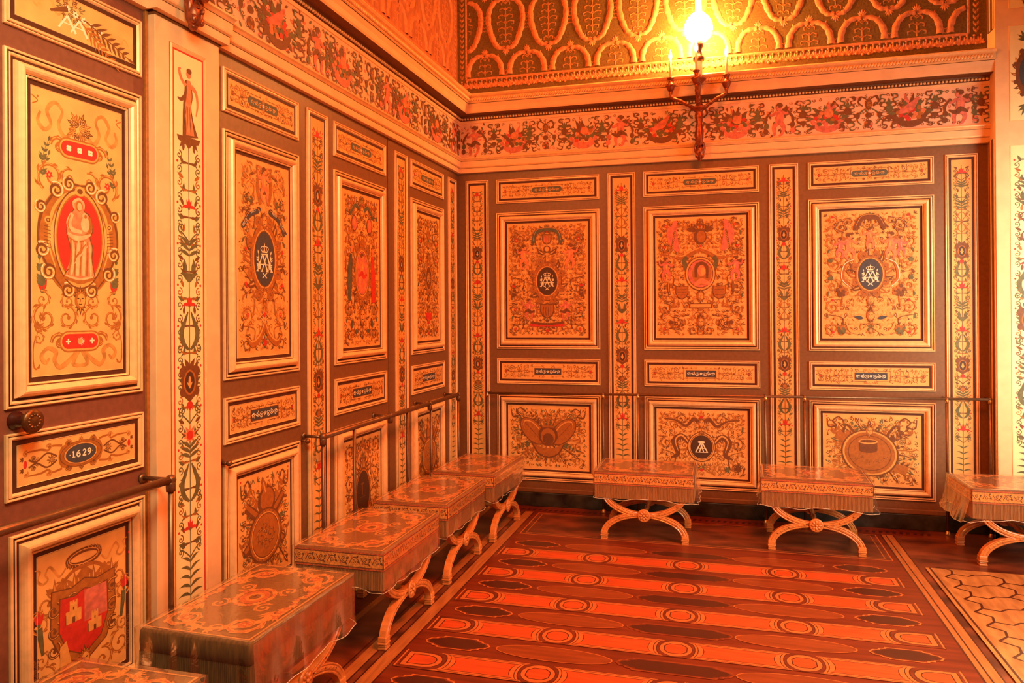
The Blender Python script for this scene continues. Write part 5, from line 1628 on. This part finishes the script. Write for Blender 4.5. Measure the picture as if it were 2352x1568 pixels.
def make_stool(plain=False):
    t = thing('stool', 'x', 'stool')
    for s in (-1, 1):
        y = s * (SD / 2 - .032)
        m = MB(); carved(m, arc_pts('up'), y); carved(m, arc_pts('down'), y)
        for sx in (-1, 1):
            for k in range(9):           # carved leaf scales along the arcs
                tt = .18 + .6 * k / 8
                for kind in ('up', 'down'):
                    P_ = arc_pts(kind); i = int((.5 + sx * tt * .42) * 24); x, z = P_[i]
                    if abs(x) > .05: m.ball((x, y - .018 * 1 * (1 if s < 0 else -1), z), (.010, .004, .006), 'stool_wood', 6, 4)
        fr = m.build('cross_frame', t)
        for sx in (-1, 1):
            f = MB(); x = sx * .284
            f.box(x - .024, x + .024, y - .022, y + .022, .036, .062, 'stool_wood', .004)
            f.box(x - .026, x + .026, y - .024, y + .024, .024, .036, 'stool_wood', .004)
            f.box(x - .023, x + .023, y - .021, y + .021, .012, .024, 'stool_wood', .004)
            f.box(x - .024, x + .024, y - .022, y + .022, .0, .012, 'stool_wood', .003)
            f.build('foot', fr)
        f = MB(); o_ = -1 if s < 0 else 1
        f.lathe([(.046, .0), (.046, o_ * .006), (.040, o_ * .012), (.034, o_ * .010)], 'stool_wood', (0, y + o_ * .017, .187), 24, 'y')
        for k in range(8):
            a = 2 * pi * k / 8
            f.ball((.022 * cos(a), y + o_ * .027, .187 + .022 * sin(a)), (.014, .006, .008), 'stool_wood', 8, 5, Matrix.Rotation(-a, 3, 'Y'))
        f.ball((0, y + o_ * .030, .187), (.009, .008, .009), 'stool_wood', 10, 6)
        f.build('rosette', fr)
    m = MB(); yy = SD / 2 - .05
    pr = []
    for k in range(17):
        v = -1 + 2 * k / 16; pr.append((.013 + .007 * abs(cos(v * 4.5)) ** 2, v * yy))
    m.lathe(pr, 'stool_wood', (0, 0, .187), 14, 'y'); m.build('stretcher', t)
    m = MB(); m.box(-.30, .30, -SD / 2 + .03, SD / 2 - .03, .318, .352, 'stool_wood', .004)
    m.box(-.22, .22, -SD / 2 + .06, SD / 2 - .06, .290, .320, 'umber', .012); m.build('seat_frame', t)
    # fringe: corrugated skirt
    m = MB()
    rows = []
    def per(ins):
        W, D = SW / 2 - ins, SD / 2 - ins
        return [(-W, -D), (W, -D), (W, D), (-W, D)]
    loop = []
    for k in range(4):
        a, b = per(0)[k], per(0)[(k + 1) % 4]
        L = sqrt((b[0] - a[0]) ** 2 + (b[1] - a[1]) ** 2); n = int(L / .004)
        nx, ny = (b[1] - a[1]) / L, -(b[0] - a[0]) / L
        for j in range(n):
            q = j / n; amp = .0012 if j % 2 else -.0012
            loop.append((a[0] + (b[0] - a[0]) * q + nx * amp, a[1] + (b[1] - a[1]) * q + ny * amp))
    fz = .300
    rows = [[(x * .988, y * .985, z) for x, y in loop] for z in (.404, .36, .33, fz)]
    m.grid(rows, 'velvet' if plain else 'fringe', closed=True, smooth=False)
    m.build('fringe', t)
    # cushion body
    m = MB()
    def rr(W, D, c, z):
        pts = []
        for (sx, sy, a0) in ((1, -1, -pi / 2), (1, 1, 0), (-1, 1, pi / 2), (-1, -1, pi)):
            for k in range(4):
                a = a0 + pi / 2 * k / 3
                pts.append((sx * (W - c) + c * cos(a), sy * (D - c) + c * sin(a), z))
        return pts
    W, D = SW / 2 - .002, SD / 2 - .002
    m.grid([rr(W - .02, D - .02, .01, .352), rr(W - .004, D - .004, .012, .356), rr(W - .004, D - .004, .012, .402), rr(W, D, .012, .406), rr(W + .001, D + .001, .012, .440), rr(W, D, .012, .472), rr(W - .004, D - .004, .014, .481), rr(W - .014, D - .014, .014, .486), rr(W * .8, D * .8, .02, .4885), rr(W * .4, D * .4, .02, .490)],
           'velvet' if plain else 'upholstery', closed=True, smooth=True, cap=True)
    m.build('cushion', t)
    # embroidery on top
    m = MB(); P = Paint(step=4e-6)
    w, d = SW * .5 - .016, SD * .5 - .016
    P.rib([(-w, -d), (w, -d), (w, d), (-w, d)], .010, 'embroidery_gold', True)
    P.mir = True
    for sy in (-1, 1):
        P.rib(crv([(.03, sy * .20), (.14, sy * .19), (.25, sy * .12), (.30, sy * .0)], 8), [.012, .03, .03, .012], 'embroidery_gold')
        P.scroll(.235, sy * .125, .070, sy * 2.2, -sy, 'embroidery_gold', 'embroidery_red', 1.6, 6, w=.020)
        P.flower(.235, sy * .125, .032, 'embroidery_red', 'embroidery_gold')
        P.scroll(.285, sy * .04, .035, sy * 1.0, sy, 'embroidery_gold', 'embroidery_red', 1.2, 4, w=.010)
        for k in range(7): P.leaf(.10 + .006 * k, sy * .165, sy * (-.4 + .28 * k), .07, .022, 'embroidery_gold', 'embroidery_red', -.3 * sy)
        P.scroll(.085, sy * .10, .040, sy * 2.8, sy, 'embroidery_gold', 'embroidery_red', 1.3, 4, w=.012)
        for k in range(5): P.leaf(.30, sy * .02, sy * (.2 + .5 * k), .04, .014, 'embroidery_gold')
    P.mir = False
    for sy in (-1, 1):
        for k in range(15):
            x = -.15 + .30 * k / 14; y = sy * (.195 + .01 * cos(k * 1.2) - .0)
            P.flower(x, y - sy * .004, .020, 'embroidery_gold' if k % 2 else 'embroidery_red', 'embroidery_gold', 5)
    n = 34
    for rr_, c in ((.080, 'embroidery_gold'), (.064, 'embroidery_brown'), (.056, 'embroidery_red'), (.036, 'embroidery_gold'), (.022, 'embroidery_brown')):
        P.ell(0, 0, rr_ * 1.15, rr_, c, n)
    for k in range(16): P.flower(.083 * cos(k * pi / 8), .072 * sin(k * pi / 8), .018, 'embroidery_red' if k % 2 else 'embroidery_gold', 'embroidery_gold', 5)
    P.emit(m, lambda x, y, z: (x, y, z), .4905)
    m.build('embroidery', t)
    if not plain:
        m = MB()
        for side in range(4):
            L = SW if side % 2 == 0 else SD
            P = Paint(step=4e-6)
            P.rect(-L / 2 + .004, L / 2 - .004, -.036, .034, 'embroidery_gold')
            for z in (-.033, .031): P.rect(-L / 2 + .004, L / 2 - .004, z - .0022, z + .0022, 'embroidery_brown')
            for z in (-.040, .036): P.rect(-L / 2 + .004, L / 2 - .004, z - .003, z + .003, 'embroidery_red')
            n = int(L / .058)
            for k in range(n):
                x = -L / 2 + (k + .5) * L / n; sg = 1 if k % 2 else -1
                P.rib(crv([(x - .027, -sg * .014), (x - .010, sg * .012), (x + .010, sg * .012), (x + .027, -sg * .014)], 4), .004, 'embroidery_brown')
                P.spiral(x, -sg * .006, .012, sg * 1.5, 1.1, sg, 'embroidery_brown', .0035, None, True, 12)
                P.leaf(x + .010, sg * .012, sg * .9, .016, .009, 'embroidery_brown'); P.leaf(x - .010, sg * .010, pi - sg * .6, .016, .009, 'embroidery_red')
                P.leaf(x + .014, -sg * .004, -sg * .9, .015, .008, 'embroidery_brown')
            rz = side * pi / 2; off = (SD if side % 2 == 0 else SW) / 2
            def T(x, y, z, rz=rz, off=off):
                px, py = x, -off - z
                return (px * cos(rz) - py * sin(rz), px * sin(rz) + py * cos(rz), .440 + y)
            P.emit(m, T, .0006)
        m.build('embroidered_band', t)
    return t

def copy_thing(o):
    c = o.copy(); COL.objects.link(c)
    for ch in o.children:
        d = ch.copy(); COL.objects.link(d); d.parent = c
        for g in ch.children:
            e = g.copy(); COL.objects.link(e); e.parent = d
    return c

def cover(loc, rz, label, seed, drop=(.305, .300, .305, .310), flare=0.0, side_flare=(0, 0, 0, 0), shear=0.0):
    rnd = random.Random(seed)
    m = MB()
    N = 168
    ph = [rnd.uniform(0, 6.28) for _ in range(8)]
    W0, D0 = SW / 2 + .007, SD / 2 + .007
    def per(q, W, D):
        """q in 0..4 around the rectangle, sides: front(-y), right, back, left"""
        k = int(q) % 4; t = q - int(q)
        C = [(-W, -D), (W, -D), (W, D), (-W, D)]
        a, b = C[k], C[(k + 1) % 4]
        nrm = [(0, -1), (1, 0), (0, 1), (-1, 0)][k]
        return (a[0] + (b[0] - a[0]) * t, a[1] + (b[1] - a[1]) * t), nrm, k, t
    rows = []
    for s, z in ((.0, .4945), (.35, .4945), (.7, .4940), (.92, .4935), (.985, .493)):
        if s == 0: s = .02
        rows.append([(*[c for c in per(4 * i / N, W0 * s, D0 * s)[0]], z ) for i in range(N)])
    R = 13
    for j in range(R + 1):
        v = j / R
        row = []
        for i in range(N):
            (x, y), nr, k, t = per(4 * i / N, W0, D0)
            dp = drop[k] * (1 - t) + drop[(k + 1) % 4] * t if False else drop[k]
            e = min(t, 1 - t)
            nxt = drop[(k + 1) % 4] if t > .5 else drop[(k - 1) % 4]
            dp = dp + (nxt - dp) * max(0, .5 - e * 5) if e < .1 else dp
            zb = dp + .007 * sin(t * 9 + ph[k]) + .004 * sin(t * 23 + ph[k + 4])
            z = .491 + (zb - .491) * v
            am = (.0016 + .010 * v) * (.35 + .65 * min(1, e * 6))
            off = am * (sin(t * 13 + ph[k]) * .6 + .4 * sin(t * 31 + ph[(k + 3) % 8] + v)) + (flare + side_flare[k]) * v * v - .006 * v * v * (1 if flare + side_flare[k] == 0 else 0)
            row.append((x + nr[0] * off, y + nr[1] * off, z))
        rows.append(row)
    mats = ['clear_plastic'] * (len(rows) - 2) + ['plastic_hem']
    m.grid(rows, 'clear_plastic', closed=True, smooth=True)
    last = rows[-1]
    m.tube(last + [last[0]], .0017, 'plastic_hem', 5, False)
    o = m.build('plastic_cover', None, loc, rz)
    return tag(o, label, 'cover', 'clear plastic covers over the stools')

stool0 = make_stool(False)
stool_plain = make_stool(True)
ST = [  # x, y, rot, variant, label, cover label
    (.403, -4.395, pi / 2, 'plain', 'stool cut off by the bottom edge of the picture, lower left', 'clear plastic over the stool cut off at the bottom left'),
    (.403, -3.448, pi / 2 - .02, 'plain', 'large nearest fully seen stool with gold scroll embroidery and plain dark sides, left row', 'clear plastic with wavy hem over the nearest big stool'),
    (.414, -2.464, pi / 2, 'band', 'stool with leafy border band, left row, just behind the nearest big one', 'clear plastic over the second stool of the left row'),
    (.402, -1.592, pi / 2, 'band', 'stool in the left row, third from the bottom edge up', 'clear plastic over the middle stool of the left row'),
    (.432, -.745, pi / 2 - .03, 'band', 'farthest stool of the left row, in the room corner', 'clear plastic with loose corner over the stool in the room corner'),
    (1.671, -.566, 0, 'band', 'stool standing alone before the round letter A panel, left one on the back wall', 'clear plastic over the left stool of the back wall'),
    (2.823, -.530, -.03, 'band', 'middle stool of the back wall, below the tilted round shield panel', 'clear plastic over the middle stool of the back wall'),
    (4.085, -.530, .03, 'band', 'stool at the right edge before the cream pier', 'shiny clear plastic with a loose flap over the stool at the right edge'),
]
used = {'band': False, 'plain': False}
for i, (x, y, rz, kind, lab, clab) in enumerate(ST):
    src = stool0 if kind == 'band' else stool_plain
    o = src if not used[kind] else copy_thing(src)
    used[kind] = True
    o.location = (x, y, 0.0006); o.rotation_euler = (0, 0, rz)
    o['label'] = lab; o['group'] = 'cross-legged stools along the walls'
    dr = [(.30, .30, .31, .31), (.265, .30, .31, .31), (.285, .31, .30, .30), (.30, .30, .31, .30), (.285, .33, .31, .30), (.298, .290, .305, .305), (.300, .285, .305, .305), (.29, .30, .31, .26)][i]
    sf = [(0, 0, 0, 0), (.010, 0, 0, .0), (0, .0, 0, 0), (0, 0, 0, 0), (.0, .03, 0, 0), (0, .02, 0, 0), (0, .03, 0, .012), (0, 0, 0, .045)][i]
    cover((x, y, .0006), rz, clab, 70 + i, dr, 0.0, sf)

# ------------------------------------------------------------------ wall sconces
def sconce(loc, rz, label, power):
    """local: -y out of the wall, z up; origin on the wall at the height of the bracket's foot"""
    r = thing('candle_sconce', label, 'sconce', loc, rz)
    m = MB()
    # bracket with mask and acanthus
    m.ball((0, -.035, .045), (.036, .036, .060), 'bronze', 14, 10)
    m.ball((0, -.030, -.005), (.018, .020, .022), 'bronze', 12, 8)
    for sg in (-1, 1):
        m.ball((sg * .030, -.035, .075), (.016, .020, .040), 'bronze', 10, 8)
        m.ball((sg * .014, -.066, .060), (.008, .008, .007), 'bronze', 8, 6)
        m.ball((sg * .022, -.050, .015), (.014, .016, .020), 'bronze', 8, 6)
    m.ball((0, -.075, .045), (.007, .011, .012), 'bronze', 8, 6)
    for k in range(9):
        a = pi * k / 8
        m.ball((.030 * cos(a), -.045, .095 + .022 * sin(a)), (.010, .014, .018), 'bronze', 8, 5)
    m.build('bracket', r)
    m = MB()
    m.lathe([(.012, .085), (.020, .10), (.028, .14), (.030, .20), (.020, .26), (.026, .30), (.030, .33), (.022, .345), (.036, .36), (.058, .372), (.060, .380), (.030, .392), (.022, .41), (.016, .44), (.014, .47)], 'bronze', (0, -.085, 0), 18, 'z', 6, .10)
    m.tube([(0, 0, .10), (0, -.05, .11), (0, -.085, .13)], [.02, .018, .016], 'bronze', 10)
    m.build('stem', r)
    cz = .610
    def arm(x, y, zt):
        m = MB()
        pts = []
        C = [(0, -.085, .365), (x * .25, -.085 + (y + .085) * .25, .385), (x * .62, -.085 + (y + .085) * .62, .432), (x * .95, -.085 + (y + .085) * .95, .462), (x, y, zt - .09)]
        for k in range(len(C) - 1):
            p0, p1, p2, p3 = C[max(k - 1, 0)], C[k], C[k + 1], C[min(k + 2, len(C) - 1)]
            for q in range(6):
                t = q / 6
                pts.append(tuple(.5 * (2 * p1[j] + (p2[j] - p0[j]) * t + (2 * p0[j] - 5 * p1[j] + 4 * p2[j] - p3[j]) * t * t + (3 * p1[j] - p0[j] - 3 * p2[j] + p3[j]) * t ** 3) for j in range(3)))
        pts.append(C[-1])
        m.tube(pts, [.010 + .005 * abs(sin(k * 1.1)) for k in range(len(pts))], 'bronze', 10)
        m.ball(pts[9], (.022, .016, .016), 'bronze', 10, 6)
        a = m.build('arm', r)
        m = MB()
        m.lathe([(.010, -.11), (.026, -.092), (.032, -.070), (.042, -.060), (.020, -.045), (.015, -.03), (.018, -.012), (.028, -.004), (.028, 0), (.012, .002)], 'bronze', (x, y, zt), 16)
        m.build('candle_cup', a)
        m = MB(); m.lathe([(.0095, 0), (.0095, .135), (.006, .137)], 'candle_wax', (x, y, zt), 14); m.build('candle', a)
        m = MB(); m.lathe([(.004, .137), (.012, .155), (.014, .172), (.010, .195), (.002, .222)], 'bulb_glow', (x, y, zt), 14); m.build('bulb', a)
    arm(-.215, -.13, cz + .005); arm(.205, -.13, cz - .005); arm(-.015, -.26, cz + .005)
    # central lamp
    m = MB()
    Y = -.155
    m.lathe([(.008, .40), (.012, .46), (.016, .53), (.030, .555), (.052, .575), (.056, .582), (.030, .590), (.024, .61)], 'bronze', (0, Y, 0), 20)
    m.lathe([(.030, .715), (.042, .722), (.044, .745), (.030, .755), (.022, .80), (.034, .83), (.036, .865)], 'bronze_dark', (0, Y, 0), 20)
    lb = m.build('lamp_base', r)
    m = MB(); m.lathe([(.020, .61), (.026, .62), (.028, .66), (.027, .715)], 'candle_wax', (0, Y, 0), 20); m.build('lamp_font', lb)
    m = MB(); m.lathe([(.030, .865), (.060, .875), (.092, .905), (.108, .955), (.104, 1.005), (.080, 1.050), (.045, 1.085), (.028, 1.095)], 'globe_glow', (0, Y, 0), 24); m.build('glass_globe', r)
    m = MB(); m.lathe([(.026, 1.095), (.023, 1.13), (.022, 1.19)], 'globe_glow', (0, Y, 0), 16); m.build('glass_chimney', r)
    m = MB(); m.lathe([(.06, 1.235), (.085, 1.225), (.088, 1.240), (.02, 1.285), (.004, 1.30)], 'bronze_dark', (0, Y, 0), 20); m.build('smoke_cap', r)
    m = MB(); m.tube([(0, Y, 1.29), (0, Y + .06, 1.34), (0, .06, 1.34)], .005, 'bronze_dark', 8); m.build('cap_bracket', r)
    L = light('lamp_light', 'POINT', (0, Y, .97), power, (1.0, 0.36, 0.06), .06); L.parent = r
    return r
sconce((2.053, -.070, 2.832), 0, 'bronze wall sconce with glowing glass globe and three candle arms on the back wall', LAMP_SCONCE)
sconce((.095, -3.45, 2.815), pi / 2, 'red-brown bronze sconce, only its bracket foot seen at the top of the cream pilaster', LAMP_SCONCE)
